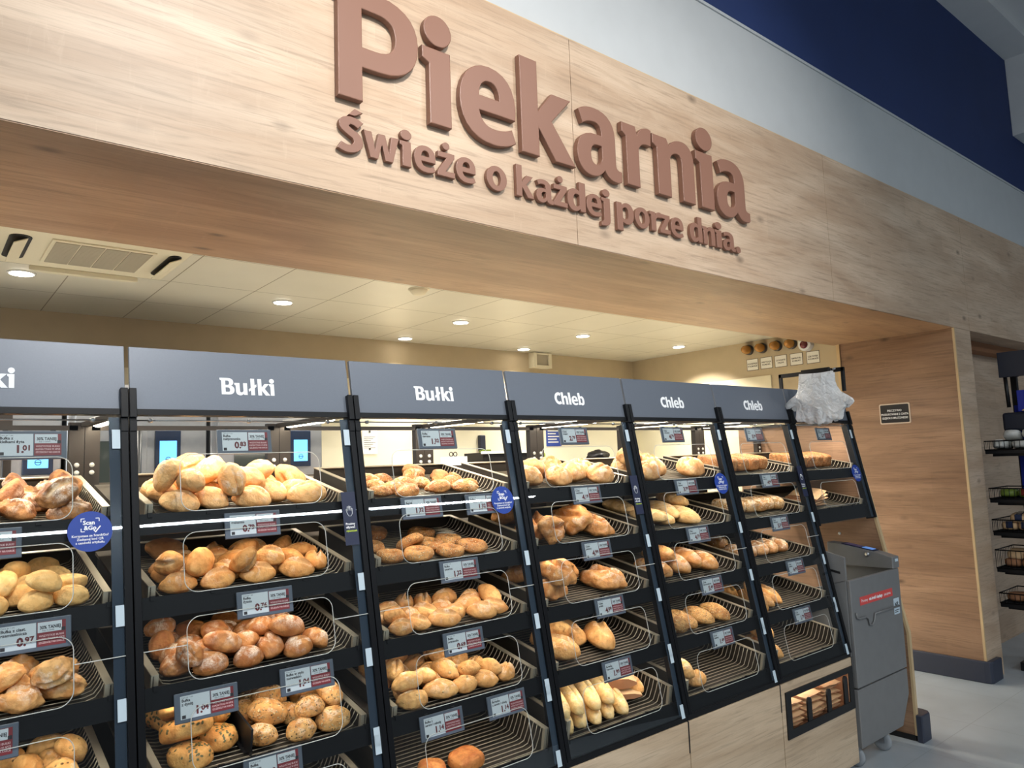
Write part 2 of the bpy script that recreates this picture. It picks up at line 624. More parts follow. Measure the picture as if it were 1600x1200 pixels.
def frame3(o, ex, ey):
    """maps (u, v, n) in a plane to the world; n is outward"""
    o = Vector(o)
    ex = Vector(ex).normalized()
    ey = Vector(ey).normalized()
    ez = ex.cross(ey)
    return lambda u, v, n=0.0: o + ex * u + ey * v + ez * n


_text_cache = {}


def text_mesh(body, size, bold=0.0, align='LEFT', depth=0.0):
    key = (body, size, bold, align, depth)
    if key in _text_cache:
        return _text_cache[key]
    cu = bpy.data.curves.new('lettering', 'FONT')
    cu.body = body
    cu.size = size
    cu.offset = bold * size
    cu.align_x = align
    cu.extrude = depth
    cu.resolution_u = 2
    ob = bpy.data.objects.new('lettering', cu)
    COL.objects.link(ob)
    dg = bpy.context.evaluated_depsgraph_get()
    me = bpy.data.meshes.new_from_object(ob.evaluated_get(dg))
    vs = [tuple(v.co) for v in me.vertices]
    fs = [tuple(p.vertices) for p in me.polygons]
    bpy.data.objects.remove(ob)
    bpy.data.curves.remove(cu)
    bpy.data.meshes.remove(me)
    _text_cache[key] = (vs, fs)
    return vs, fs


def put_text(mb, T, body, size, u, v, n=0.0006, bold=0.02, align='LEFT', mi=0, width=None):
    vs, fs = text_mesh(body, size, bold, align)
    if not vs:
        return mb
    k = 1.0
    if width:
        xs = [q[0] for q in vs]
        k = width / max(1e-6, max(xs) - min(xs))
        k = min(k, 1.0)
    mb.add([T(u + q[0] * k, v + q[1], n) for q in vs], fs, mi)
    return mb


# ------------------------------------------------------------------ hand-drawn glyphs of the bakery lettering
def bez(p0, p1, p2, p3, n=7):
    r = []
    for i in range(1, n + 1):
        t = i / n
        a = (1 - t) ** 3
        b = 3 * t * (1 - t) ** 2
        c = 3 * t * t * (1 - t)
        d = t ** 3
        r.append((a * p0[0] + b * p1[0] + c * p2[0] + d * p3[0], a * p0[1] + b * p1[1] + c * p2[1] + d * p3[1]))
    return r


def path(*seq):
    """points, with ('c', p1, p2, p3) for curves"""
    out = [seq[0]]
    for s in seq[1:]:
        if s[0] == 'c':
            out += bez(out[-1], s[1], s[2], s[3])
        else:
            out.append(s)
    return out


def ell(cx, cy, rx, ry, n=28):
    return [(cx + rx * cos(2 * pi * k / n), cy + ry * sin(2 * pi * k / n)) for k in range(n)]


def stroke(pts, hw):
    P = [Vector((x, y)) for x, y in pts]
    # Catmull-Rom
    Q = []
    for i in range(len(P) - 1):
        a = P[max(i - 1, 0)]
        b = P[i]
        c = P[i + 1]
        d = P[min(i + 2, len(P) - 1)]
        for k in range(6):
            t = k / 6
            Q.append(0.5 * ((2 * b) + (c - a) * t + (2 * a - 5 * b + 4 * c - d) * t * t + (3 * b - a - 3 * c + d) * t ** 3))
    Q.append(P[-1])
    L_, R_ = [], []
    for i, q in enumerate(Q):
        t = (Q[min(i + 1, len(Q) - 1)] - Q[max(i - 1, 0)]).normalized()
        nn = Vector((-t.y, t.x))
        L_.append(tuple(q + nn * hw))
        R_.append(tuple(q - nn * hw))
    return L_ + R_[::-1]


def flipx(paths, w_):
    return [[(w_ - x, y) for x, y in p] for p in paths]


G = {}
G['P'] = [path((0, 0), (.23, 0), (.23, .30), (.40, .30), ('c', (.66, .30), (.80, .44), (.80, .66)), ('c', (.80, .87), (.66, 1.0), (.40, 1.0)), (-.08, 1.0), (-.08, .89), (0, .86)),
          path((.23, .48), (.36, .48), ('c', (.50, .48), (.56, .54), (.56, .65)), ('c', (.56, .77), (.50, .82), (.36, .82)), (.23, .82))]
IST = path((0, 0), (.23, 0), (.23, .71), (-.07, .71), (-.07, .60), (0, .56))
G['i'] = [IST, ell(.10, .89, .148, .148)]
G['e'] = [path((.66, .28), (.21, .28), ('c', (.23, .17), (.30, .13), (.40, .13)), ('c', (.48, .13), (.55, .15), (.61, .18)), (.66, .05), ('c', (.58, 0), (.49, -.03), (.37, -.03)),
               ('c', (.12, -.03), (-.02, .12), (-.02, .35)), ('c', (-.02, .58), (.12, .74), (.34, .74)), ('c', (.58, .74), (.70, .56), (.66, .28))),
          path((.21, .43), (.46, .43), ('c', (.46, .54), (.41, .59), (.34, .59)), ('c', (.27, .59), (.22, .54), (.21, .43)))]
G['k'] = [path((0, 0), (.23, 0), (.23, .30), (.45, 0), (.73, 0), (.41, .41), (.69, .71), (.42, .71), (.23, .48), (.23, 1.0), (0, 1.0))]
G['a'] = [path((.67, 0), (.67, .11), ('c', (.60, .11), (.58, .13), (.58, .18)), (.58, .46), ('c', (.58, .66), (.44, .74), (.27, .74)), ('c', (.16, .74), (.07, .71), (.02, .67)), (.08, .53),
               ('c', (.13, .56), (.19, .58), (.25, .58)), ('c', (.33, .58), (.36, .55), (.36, .45)), (.27, .45), ('c', (.09, .45), (-.02, .36), (-.02, .20)), ('c', (-.02, .06), (.07, -.03), (.19, -.03)),
               ('c', (.29, -.03), (.35, .01), (.40, .07)), ('c', (.43, 0), (.50, -.03), (.58, -.03)), ('c', (.62, -.03), (.65, -.02), (.67, 0))),
          path((.36, .33), (.29, .33), ('c', (.22, .33), (.19, .28), (.19, .21)), ('c', (.19, .14), (.22, .11), (.26, .11)), ('c', (.31, .11), (.35, .15), (.36, .20)))]
G['r'] = [path((0, 0), (.23, 0), (.23, .44), ('c', (.26, .52), (.34, .55), (.46, .53)), (.48, .73), ('c', (.36, .76), (.27, .71), (.21, .62)), (.18, .71), (-.07, .71), (-.07, .60), (0, .56))]
NT = [('c', (.25, .53), (.31, .56), (.36, .56)), ('c', (.42, .56), (.44, .52), (.44, .44)), (.44, 0), (.67, 0), (.67, .50), ('c', (.67, .66), (.58, .74), (.46, .74)), ('c', (.35, .74), (.28, .70), (.22, .63))]
G['n'] = [path((0, 0), (.23, 0), (.23, .46), *NT, (.18, .71), (-.07, .71), (-.07, .60), (0, .56))]
G['h'] = [path((0, 0), (.23, 0), (.23, .46), *NT, (.23, .64), (.23, 1.0), (0, 1.0))]
SS = stroke([(.49, .77), (.37, .84), (.24, .85), (.13, .78), (.13, .65), (.26, .54), (.40, .43), (.43, .26), (.33, .12), (.18, .08), (.02, .14)], .105)
G['S'] = [SS, [(.22, 1.0), (.36, 1.0), (.54, 1.14), (.36, 1.2)]]
G['w'] = [[(-.02, .71), (.22, .71), (.32, .25), (.43, .71), (.63, .71), (.74, .25), (.82, .71), (1.05, .71), (.86, 0), (.63, 0), (.53, .42), (.41, 0), (.18, 0)]]
ZZ = [(0, .71), (.54, .71), (.54, .58), (.25, .16), (.55, .16), (.55, 0), (-.02, 0), (-.02, .13), (.27, .55), (0, .55)]
G['z'] = [ZZ]
G['Z'] = [ZZ, ell(.27, .90, .115, .115)]
G['o'] = [ell(.34, .355, .36, .385), ell(.34, .355, .14, .22)]
DD = [path((.65, 0), (.65, 1.0), (.42, 1.0), (.42, .68), ('c', (.36, .73), (.30, .74), (.26, .74)), ('c', (.08, .74), (-.02, .58), (-.02, .35)), ('c', (-.02, .12), (.08, -.03), (.24, -.03)),
           ('c', (.33, -.03), (.40, .02), (.44, .08)), (.46, 0)),
      path((.42, .53), ('c', (.38, .56), (.34, .57), (.31, .57)), ('c', (.24, .57), (.20, .48), (.20, .35)), ('c', (.20, .22), (.24, .14), (.31, .14)), ('c', (.35, .14), (.40, .18), (.42, .22)))]
G['d'] = DD
G['b'] = flipx(DD, .65)
G['p'] = [[(.65 - x, .71 - y) for x, y in p] for p in DD]
G['j'] = [path((-.07, .71), (.23, .71), (.23, -.05), ('c', (.23, -.22), (.10, -.29), (-.10, -.28)), (-.10, -.13), ('c', (-.02, -.13), (0, -.10), (0, -.03)), (0, .56), (-.07, .60)), ell(.10, .89, .135, .135)]
G['.'] = [ell(.14, .11, .14, .14)]
G['B'] = [path((0, 0), (.40, 0), ('c', (.63, 0), (.74, .12), (.74, .28)), ('c', (.74, .42), (.66, .50), (.55, .53)), ('c', (.64, .57), (.69, .65), (.69, .74)), ('c', (.69, .90), (.57, .98), (.37, .98)), (-.09, .98), (-.09, .87), (0, .83)),
          path((.23, .16), (.37, .16), ('c', (.46, .16), (.49, .21), (.49, .28)), ('c', (.49, .37), (.45, .42), (.36, .42)), (.23, .42)),
          path((.23, .57), (.34, .57), ('c', (.42, .57), (.45, .62), (.45, .70)), ('c', (.45, .79), (.41, .83), (.34, .83)), (.23, .83))]
G['u'] = [path((-.07, .71), (.23, .71), (.23, .27), ('c', (.23, .18), (.26, .15), (.31, .15)), ('c', (.37, .15), (.42, .19), (.44, .24)), (.44, .71), (.67, .71), (.67, 0), (.47, 0), (.45, .08), ('c', (.40, 0), (.32, -.03), (.24, -.03)),
               ('c', (.08, -.03), (0, .07), (0, .23)), (0, .56), (-.07, .60))]
G['L'] = [[(.10, 0), (.33, 0), (.33, .43), (.44, .51), (.44, .67), (.33, .59), (.33, 1.0), (.10, 1.0), (.10, .44), (-.02, .36), (-.02, .20), (.10, .28)]]   # l with stroke
G['l'] = [[(0, 0), (.23, 0), (.23, 1.0), (0, 1.0)]]
G['C'] = [stroke([(.66, .79), (.54, .86), (.38, .86), (.20, .74), (.12, .49), (.20, .24), (.38, .12), (.54, .12), (.67, .19)], .115)]
ADV = {'P': .88, 'i': .34, 'e': .74, 'k': .76, 'a': .74, 'r': .56, 'n': .78, 'h': .78, 'B': .82, 'u': .78, 'L': .52, 'l': .34, 'C': .76, 'b': .72}
_gl = {}


def glyph_mesh(ch, depth, bevel):
    key = (ch, depth, bevel)
    if key in _gl:
        return _gl[key]
    cu = bpy.data.curves.new('glyph', 'CURVE')
    cu.dimensions = '2D'
    cu.fill_mode = 'BOTH'
    cu.extrude = depth
    cu.bevel_depth = bevel
    cu.bevel_resolution = 1
    cu.offset = -bevel
    for pth in G[ch]:
        s = cu.splines.new('POLY')
        s.points.add(len(pth) - 1)
        for i, (x, y) in enumerate(pth):
            s.points[i].co = (x, y, 0, 1)
        s.use_cyclic_u = True
    ob = bpy.data.objects.new('glyph', cu)
    COL.objects.link(ob)
    dg = bpy.context.evaluated_depsgraph_get()
    me = bpy.data.meshes.new_from_object(ob.evaluated_get(dg))
    r = ([tuple(v.co) for v in me.vertices], [tuple(p.vertices) for p in me.polygons])
    bpy.data.objects.remove(ob)
    bpy.data.curves.remove(cu)
    bpy.data.meshes.remove(me)
    _gl[key] = r
    return r


def put_word(mb, T, word, u, centre, base, n, depth, mi=0):
    """word of hand-drawn glyphs, unit height u, centred"""
    total = sum(ADV[c] for c in word) * u
    x = centre - total / 2
    for c in word:
        vs, fs = glyph_mesh(c, depth / u, 0.0)
        mb.add([T(x + q[0] * u, base + q[1] * u, n + q[2] * u) for q in vs], fs, mi)
        x += ADV[c] * u
    return mb


# ------------------------------------------------------------------ setting
yF = 2.053
struct('floor', MB().box(-3, 9.6, -7.5, 6, -0.06, 0), M['floor'])
fa = MB()
for x0, x1 in ((-2.2, 2.048), (2.051, 4.09), (4.093, 6.113), (6.116, 9.4)):
    fa.box(x0, x1, yF, 2.955, 2.475, 3.345)
struct('wall_front', fa, M['oak_x'])
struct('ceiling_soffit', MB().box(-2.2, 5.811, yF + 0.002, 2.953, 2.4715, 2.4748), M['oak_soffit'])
struct('trim_1', MB().box(-2.2, 9.4, yF + 0.004, 2.93, 3.347, 3.352), M['oak_edge'])
struct('wall_upper_grey', MB().box(-2.2, 9.6, yF + 0.03, 2.2, 3.352, 3.907), M['grey_wall'])
struct('wall_upper_blue', MB().box(-2.2, 9.6, yF + 0.03, 2.2, 3.907, 5.3), M['blue_wall'])
struct('trim_2', MB().box(-2.2, 9.6, yF + 0.022, yF + 0.03, 3.898, 3.914), M['grey_wall'])
struct('ceiling', MB().box(-3, 9.6, -1.2, 2.2, 5.2, 5.3), M['white_paint'])
struct('ceiling_beam', MB().box(7.72, 9.2, 1.0, 2.083, 4.42, 5.2), M['white_paint'], 0.004)
struct('ceiling_cornice', MB().box(-2.2, 7.72, yF - 0.22, yF + 0.03, 5.15, 5.2), M['white_paint'])
# pier at the end of the opening: face panel, return panel, edge band
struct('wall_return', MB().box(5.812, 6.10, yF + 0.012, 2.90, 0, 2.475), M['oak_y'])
struct('wall_return_face', MB().box(5.828, 6.113, yF, yF + 0.012, 0.0, 2.473), M['oak_x'])
struct('trim_3', MB().box(5.81, 5.828, yF - 0.001, yF + 0.014, 0, 2.474), M['oak_edge'])
struct('trim_4', MB().box(5.80, 5.85, 2.90, 2.925, 0, 2.475), M['oak_edge'])
struct('baseboard_return', MB().prism([(5.785, 2.95), (5.785, yF + 0.01), (5.79, yF - 0.025), (5.815, yF - 0.035), (5.99, yF - 0.035), (5.99, yF), (5.812, yF), (5.812, 2.95)], 'z', 0, 0.145), M['skirting'], 0.006)
struct('wall_recess', MB().box(6.10, 9.4, 2.36, 2.5, 0, 2.475), M['oak_x'])
struct('trim_5', MB().box(6.113, 9.4, 2.25, 2.36, 2.40, 2.475), M['kraft_dark'])
# bakery room behind
struct('floor_bakery_bounce', MB().box(-3, 5.80, 2.96, 5.13, 0.0, 0.004), plain('pale_bounce_floor', srgb(226, 222, 210), 0.4, var=0.03))  # unseen pale layer added to bounce light up to the bakery ceiling
struct('ceiling_bakery', MB().box(-3, 5.86, 2.9, 5.2, 2.62, 2.68), M['bakery_tile'])
struct('wall_back', MB().box(-3, 5.86, 5.14, 5.24, 2.30, 2.62), M['beige_wall'])
struct('wall_back_panel', MB().box(-3, 5.86, 5.13, 5.24, 0, 2.30), M['cream'])
struct('wall_right', MB().box(5.85, 5.95, 2.90, 5.24, 2.30, 2.62), M['beige_wall'])
struct('wall_right_panel', MB().box(5.84, 5.95, 3.55, 5.13, 0, 2.30), M['cream'])
struct('wall_right_low', MB().box(5.852, 5.95, 2.90, 3.55, 0, 2.30), M['beige_wall'])
struct('wall_left', MB().box(-3.1, -3.0, 2.9, 5.24, 0, 2.62), M['beige_wall'])

# ------------------------------------------------------------------ big word and tag line on the fascia
ORD = ['first', 'second', 'third', 'fourth', 'fifth', 'sixth', 'seventh', 'eighth', 'ninth', 'tenth', 'eleventh', 'twelfth', 'thirteenth', 'fourteenth']
SHOW = {'Z': '\u017c', 'S': '\u015a', 'L': '\u0142', '.': 'full stop'}
TF = frame3((0, yF, 0), (1, 0, 0), (0, 0, 1))


def sign_letter(ch, x0, x1, base, u, label, group, thick, bev):
    vs, fs = glyph_mesh(ch, thick / 2 / u, bev / u)
    xs = [q[0] for q in vs]
    k = (x1 - x0) / (max(xs) - min(xs))
    m0 = min(xs)
    mb = MB()
    mb.add([TF(x0 + (q[0] - m0) * k, base + q[1] * u, thick / 2 + bev + 0.001 + q[2] * u) for q in vs], fs)
    o = mb.build('sign_letter', M['letter'], loc=((x0 + x1) / 2, yF, base))
    tag(o, label, 'letter', group)


BIG = [('P', 0.972, 1.300), ('i', 1.315, 1.439), ('e', 1.469, 1.726), ('k', 1.752, 2.033), ('a', 2.044, 2.306), ('r', 2.316, 2.51), ('n', 2.516, 2.81), ('i', 2.827, 2.965), ('a', 2.981, 3.254)]
seen = {}
for i, (c, a, b) in enumerate(BIG):
    seen[c] = seen.get(c, 0) + 1
    many = sum(1 for q in BIG if q[0] == c) > 1
    lab = ('large brown %s letter %s of the word Piekarnia on the wood fascia' % (ORD[seen[c] - 1], c)) if many else ('large brown letter %s of the word Piekarnia on the wood fascia' % c)
    sign_letter(c, a, b, 2.782, 0.385, lab, 'large letters of the fascia sign', 0.02, 0.003)
WORDS = [('\u015awie\u017ce', [('S', 1.002, 1.092), ('w', 1.092, 1.222), ('i', 1.225, 1.271), ('e', 1.28, 1.366), ('Z', 1.373, 1.446), ('e', 1.451, 1.536)]),
         ('o', [('o', 1.584, 1.679)]),
         ('ka\u017cdej', [('k', 1.725, 1.813), ('a', 1.822, 1.911), ('Z', 1.911, 1.986), ('d', 1.986, 2.087), ('e', 2.092, 2.181), ('j', 2.176, 2.231)]),
         ('porze', [('p', 2.271, 2.377), ('o', 2.383, 2.479), ('r', 2.482, 2.558), ('z', 2.551, 2.62), ('e', 2.624, 2.715)]),
         ('dnia', [('d', 2.762, 2.855), ('n', 2.857, 2.954), ('i', 2.956, 3.012), ('a', 3.019, 3.121), ('.', 3.124, 3.163)])]
for wd, ls in WORDS:
    cnt = {}
    for (c, a, b) in ls:
        cnt[c] = cnt.get(c, 0) + 1
        many = sum(1 for q in ls if q[0] == c) > 1
        nm = SHOW.get(c, c)
        lab = 'small brown %sletter %s of the word %s under the large sign' % ((ORD[cnt[c] - 1] + ' ') if many else '', nm, wd)
        if c == '.':
            lab = 'small brown full stop after the word dnia under the large sign'
        sign_letter(c, a, b, 2.608, 0.122, lab, 'small letters of the fascia sign', 0.014, 0.0015)

# ------------------------------------------------------------------ display cases
A11 = radians(11)
BX0, BW = 0.455, 0.66
ZT = [1.525, 1.315, 1.10, 0.885, 0.66]
DROP = 0.022   # the tray floors lie this much below the top of their front rail
CASE = ['case under the cut-off sign', 'first Bu\u0142ki case', 'second Bu\u0142ki case', 'first Chleb case', 'second Chleb case', 'third Chleb case', 'end case']


def slant(bx):
    """(x, height z on the front plane, outward)"""
    ex = Vector((1, 0, 0))
    ey = Vector((0, sin(A11), cos(A11)))
    nn = Vector((0, -cos(A11), sin(A11)))
    o = Vector((bx, 1.945, 0.585))
    return lambda x, z, n=0.0: o + ex * x + ey * ((z - 0.585) / cos(A11)) + nn * n


def front_y(z):
    return 1.945 + (z - 0.585) * tan(A11)


def rrect(x0, x1, z0, z1, r, n=6):
    pts = []
    for cx, cz, a0 in ((x1 - r, z1 - r, 0), (x0 + r, z1 - r, pi / 2), (x0 + r, z0 + r, pi), (x1 - r, z0 + r, 3 * pi / 2)):
        for k in range(n + 1):
            a = a0 + (pi / 2) * k / n
            pts.append((cx + r * cos(a), cz + r * sin(a)))
    return pts


def pane_mesh(outer, holes, thick):
    cu = bpy.data.curves.new('pane', 'CURVE')
    cu.dimensions = '2D'
    cu.fill_mode = 'BOTH'
    cu.extrude = thick / 2
    for pth in [outer] + holes:
        s = cu.splines.new('POLY')
        s.points.add(len(pth) - 1)
        for i, (x, y) in enumerate(pth):
            s.points[i].co = (x, y, 0, 1)
        s.use_cyclic_u = True
    ob = bpy.data.objects.new('pane', cu)
    COL.objects.link(ob)
    dg = bpy.context.evaluated_depsgraph_get()
    me = bpy.data.meshes.new_from_object(ob.evaluated_get(dg))
    r = ([tuple(v.co) for v in me.vertices], [tuple(p.vertices) for p in me.polygons])
    bpy.data.objects.remove(ob)
    bpy.data.curves.remove(cu)
    bpy.data.meshes.remove(me)
    return r


HEAD = ['BuLki', 'BuLki', 'BuLki', 'Chleb', 'Chleb', 'Chleb', '']
CASE_LABEL = ['glazed bread case under the cut-off sign with only the letters ki readable',
              'glazed bread case under the widest Bu\u0142ki sign, full of pale and floured rolls',
              'glazed bread case under the smaller Bu\u0142ki sign, with bagels on its second tray',
              'glazed bread case under the first Chleb sign, with baguettes in its bottom tray',
              'glazed bread case under the middle Chleb sign, with a nearly empty bottom tray',
              'glazed bread case under the last Chleb sign, with a bag slot in its wood base',
              'short glazed end case above the bread slicer, gloves hung beside its header']


def display_case(k):
    bx = BX0 + BW * (k - 1)
    F = slant(bx)
    W = BW
    root = thing('bread_display_case', CASE_LABEL[k], 'display case', (bx + W / 2, 2.35, 0), 'glazed bread display cases')
    levels = [0, 1] if k == 6 else [0, 1, 2, 3, 4]
    zlow = 1.225 if k == 6 else 0.60
    # base cabinet
    if k < 6:
        if k != 5:
            MB().box(bx + 0.002, bx + W - 0.002, 1.945, 1.963, 0.07, 0.578).build('base_panel', M['oak_cab'], root, 0.0015)
            MB().box(bx + 0.004, bx + W - 0.004, 1.965, 2.84, 0.07, 0.57).build('base_carcass', M['black'], root)
        else:
            x0, x1, z0, z1 = 3.137, 3.735, 0.345, 0.532
            b = MB()
            b.box(bx + 0.002, x0, 1.945, 1.963, 0.07, 0.578)
            b.box(x1, bx + W - 0.002, 1.945, 1.963, 0.07, 0.578)
            b.box(x0, x1, 1.945, 1.963, 0.07, z0)
            b.box(x0, x1, 1.945, 1.963, z1, 0.578)
            b.build('base_panel', M['oak_cab'], root)
            b = MB()
            b.box(bx + 0.004, bx + W - 0.004, 1.965, 2.84, 0.07, z0)
            b.box(bx + 0.004, bx + W - 0.004, 1.965, 2.84, z1 + 0.01, 0.57)
            b.box(bx + 0.004, bx + W - 0.004, 2.40, 2.84, z0, z1 + 0.01)
            b.box(bx + 0.004, bx + 0.014, 1.965, 2.40, z0, z1 + 0.01)
            b.box(bx + W - 0.014, bx + W - 0.004, 1.965, 2.40, z0, z1 + 0.01)
            b.build('base_carcass', M['kraft_dark'], root)
            b = MB()
            b.box(x0 - 0.012, x1 + 0.012, 1.939, 1.945, z0 - 0.012, z0 + 0.026)
            b.box(x0 - 0.012, x1 + 0.012, 1.939, 1.945, z1 - 0.022, z1 + 0.006)
            b.box(x0 - 0.012, x0 + 0.03, 1.939, 1.945, z0 + 0.026, z1 - 0.022)
            b.box(x1 - 0.03, x1 + 0.012, 1.939, 1.945, z0 + 0.026, z1 - 0.022)
            b.build('slot_frame', M['black'], root)
            for xd, hh in ((3.325, 0.092), (3.505, 0.092), (3.67, 0.118)):
                poly = [(xd - 0.018, z0 + 0.02)]
                poly.append((xd + 0.018, z0 + 0.02))
                poly += [(xd + 0.018 * cos(a), z0 + 0.02 + hh + 0.02 * sin(a)) for a in [pi * q / 8 for q in range(9)]]
                MB().prism(poly, 'y', 1.941, 1.949).build('slot_divider', M['black'], root)
        MB().box(bx + 0.001, bx + W - 0.001, 2.0, 2.8, 0.0, 0.07).build('plinth', M['black'], root)
        MB().box(bx + 0.001, bx + W - 0.001, 1.95, 2.84, 0.579, 0.600).build('counter_edge', M['black_gloss'], root)
        MB().box(bx + W - 0.007, bx + W - 0.0008, 1.9435, 1.952, 0.46, 0.579).build('grip_slot', M['black'], root)
    # side posts
    for sd in (0, 1):
        x0 = 0.0015 if sd == 0 else W - 0.0195
        b = MB()
        b.box(x0, x0 + 0.018, zlow, 1.772, -0.05, 0.008, T=F)
        b.box(x0 - (0.0 if sd else 0.0), x0 + 0.018, 1.772, 1.852, -0.03, 0.016, T=F)
        b.box(x0, x0 + 0.018, 1.735, 1.765, 0.008, 0.011, T=F)
        b.build('side_post', M['black_gloss'], root, 0.0012)
    # header
    if k < 6:
        MB().box(0.006, W - 0.006, 1.7975, 1.972, -0.012, 0.0, T=F).build('header_panel', M['slate'], root, 0.001)
        hp = [c for c in root.children if c.name.startswith('header_panel')][0]
        b = MB()
        put_word(b, F, HEAD[k], 0.0505, 0.33 if HEAD[k] != 'Chleb' else 0.327, 1.8455, 0.0008, 0.0005)
        tag(b.build('lettering', M['white_letter'], hp), 'white word on the grey header')
    else:
        MB().box(0.006, W - 0.006, 1.7975, 1.972, -0.012, 0.0, T=F).build('header_panel', M['slate'], root, 0.001)
    MB().box(0.0205, W - 0.0205, 1.781, 1.797, -0.012, 0.006, T=F).build('top_rail', M['black_gloss'], root)
    # interior top
    b = MB()
    ya, yb = front_y(1.79) + 0.03, 2.82
    b.box(bx + 0.02, bx + W - 0.02, 2.79, 2.80, 1.774, 1.79)
    b.build('interior_rail', M['dark_metal'], root)
    b = MB()
    b.tube([F(0.02, 1.772, -0.02), F(W - 0.02, 1.772, -0.02)], 0.0022, 6)
    for xx in (0.06, 0.33, 0.58):
        b.lathe([(0.004, -0.006), (0.007, -0.003), (0.007, 0.003), (0.004, 0.006)], 10, F(xx, 1.772, -0.02))
    b.build('hanger_rod', M['steel'], root)
    b = MB()
    lx = bx + W
    b.prism([(bx + 0.014, 1.803), (bx + 0.018, 1.790), (bx + 0.030, 1.784), (bx + 0.042, 1.784), (bx + 0.054, 1.790), (bx + 0.058, 1.803)], 'y', 2.42, 2.78)
    b.build('light_strip', M['led'], root)
    ls = [c for c in root.children if c.name.startswith('light_strip')][0]
    MB().box(bx + 0.012, bx + 0.060, 2.41, 2.785, 1.803, 1.814).build('light_housing', M['white_paint'], ls)
    b = MB()
    b.box(lx - 0.012, lx - 0.002, front_y(1.79) + 0.04, 2.785, 1.785, 1.80)
    b.box(bx + 0.002, bx + 0.012, front_y(1.79) + 0.04, 2.785, 1.785, 1.80)
    b.build('roof_arm', M['dark_metal'], root)
    # rear post with four bolts
    for (qa, qb, qx) in ((lx - 0.045, lx - 0.0008, lx - 0.022), (bx + 0.0008, bx + 0.045, bx + 0.022)):
        rp = MB().box(qa, qb, 2.79, 2.82, zlow, 1.80).build('rear_post', M['dark_metal'], root)
        for qz in (1.635, 1.66):
            b = MB()
            b.lathe([(0.008, 0), (0.008, 0.003), (0.004, 0.006)], 10, (qx, 2.79, qz), Matrix.Rotation(pi / 2, 3, 'X'))
            b.build('bolt', M['paper'], rp)
    if k < 6:
        MB().box(bx + 0.004, bx + W - 0.004, 2.80, 2.812, 0.60, 1.60).build('back_panel', M['shelf'], root)
    # glass with reach-in openings
    holes = []
    for li in levels:
        z = ZT[li]
        if k == 6 and li == 1:
            holes.append(rrect(0.13, 0.53, z + 0.004, z + 0.135, 0.034))
        else:
            holes.append(rrect(0.125, 0.53, z - 0.006, z + 0.148, 0.034))
    vs, fs = pane_mesh([(0.0195, zlow + 0.004), (W - 0.0195, zlow + 0.004), (W - 0.0195, 1.780), (0.0195, 1.780)], holes, 0.004)
    MB().add([F(q[0], q[1], q[2]) for q in vs], fs).build('glass_pane', M['glass'], root)
    for h in holes:
        MB().tube([F(x, z, 0.0) for x, z in h], 0.0012, 6, True).build('opening_edge', M['edge'], root)
    if k < 6:
        for xa, xb in ((0.0195, 0.1235), (0.5315, W - 0.0195)):
            MB().box(xa, xb, 1.181, 1.183, -0.003, 0.0032, T=F).build('pane_joint', M['edge'], root)
    # printed border and edge labels on the free side of the pane
    MB().box(W - 0.046, W - 0.02, zlow + 0.006, 1.775, -0.004, -0.0024, T=F).build('glass_border', M['border'], root)
    for li in levels:
        z = ZT[li]
        if k == 6 and li == 1:
            continue
        zz = (z + 0.19) if li == 0 else (z - 0.04 + 0.0)
        MB().box(W - 0.040, W - 0.0205, zz - 0.024, zz + 0.026, 0.0022, 0.0034, T=F).build('edge_label', M['label_white'], root)
    if k < 6:
        MB().box(W - 0.040, W - 0.0205, 0.80, 0.85, 0.0022, 0.0034, T=F).build('edge_label', M['label_white'], root)
    # shelves
    for li in levels:
        z = ZT[li]
        yf = front_y(z) + 0.036
        Tt = lambda x, y, h, yf=yf, z=z - DROP: Vector((bx + x, yf + y * cos(A11) - h * sin(A11), z + y * sin(A11) + h * cos(A11)))
        MB().box(0.022, W - 0.022, 0.0, 0.58, -0.030, -0.020, T=Tt).build('shelf', M['shelf'], root)
        sh = [c for c in root.children if c.name.startswith('shelf')][-1]
        rr = MB()
        rr.box(0.021, W - 0.021, z - 0.058, z - 0.004, -0.030, -0.018, T=F)
        if k == 6 and li == 1:
            rr = MB()
            rr.box(0.021, W - 0.021, z - 0.080, z - 0.004, -0.030, -0.018, T=F)
        for qx in (0.05, 0.2, 0.33, 0.46, 0.61):
            rr.box(qx - 0.006, qx + 0.006, z - 0.014, z - 0.002, -0.029, -0.013, T=F)
        rr.build('shelf_rail', M['black_gloss'], sh)
        # lamp under the shelf front lighting the tray below
        if li > 0:
            pass
    return root


cases = [display_case(k) for k in range(7)]


def case_parts(k):
    return cases[k]


# lamps of the cases: strip under the roof and one under every shelf front
for k in range(7):
    bx = BX0 + BW * (k - 1)
    area('case_strip_lamp', (bx + 0.33, 2.235, 1.778), 0.56, 0.03, 2.4, WARM, (bx + 0.33, 2.36, 1.4), radians(170))
    for li in range(1, 2 if k == 6 else 5):
        zc = ZT[li - 1] - 0.046
        yc = front_y(zc) + 0.048
        area('shelf_strip_lamp', (bx + 0.33, yc, zc), 0.56, 0.014, 1.2, WARM, (bx + 0.33, yc + 0.16, zc - 0.2), radians(170))

area('bag_slot_lamp', (3.43, 2.06, 0.535), 0.5, 0.03, 0.9, WARM)
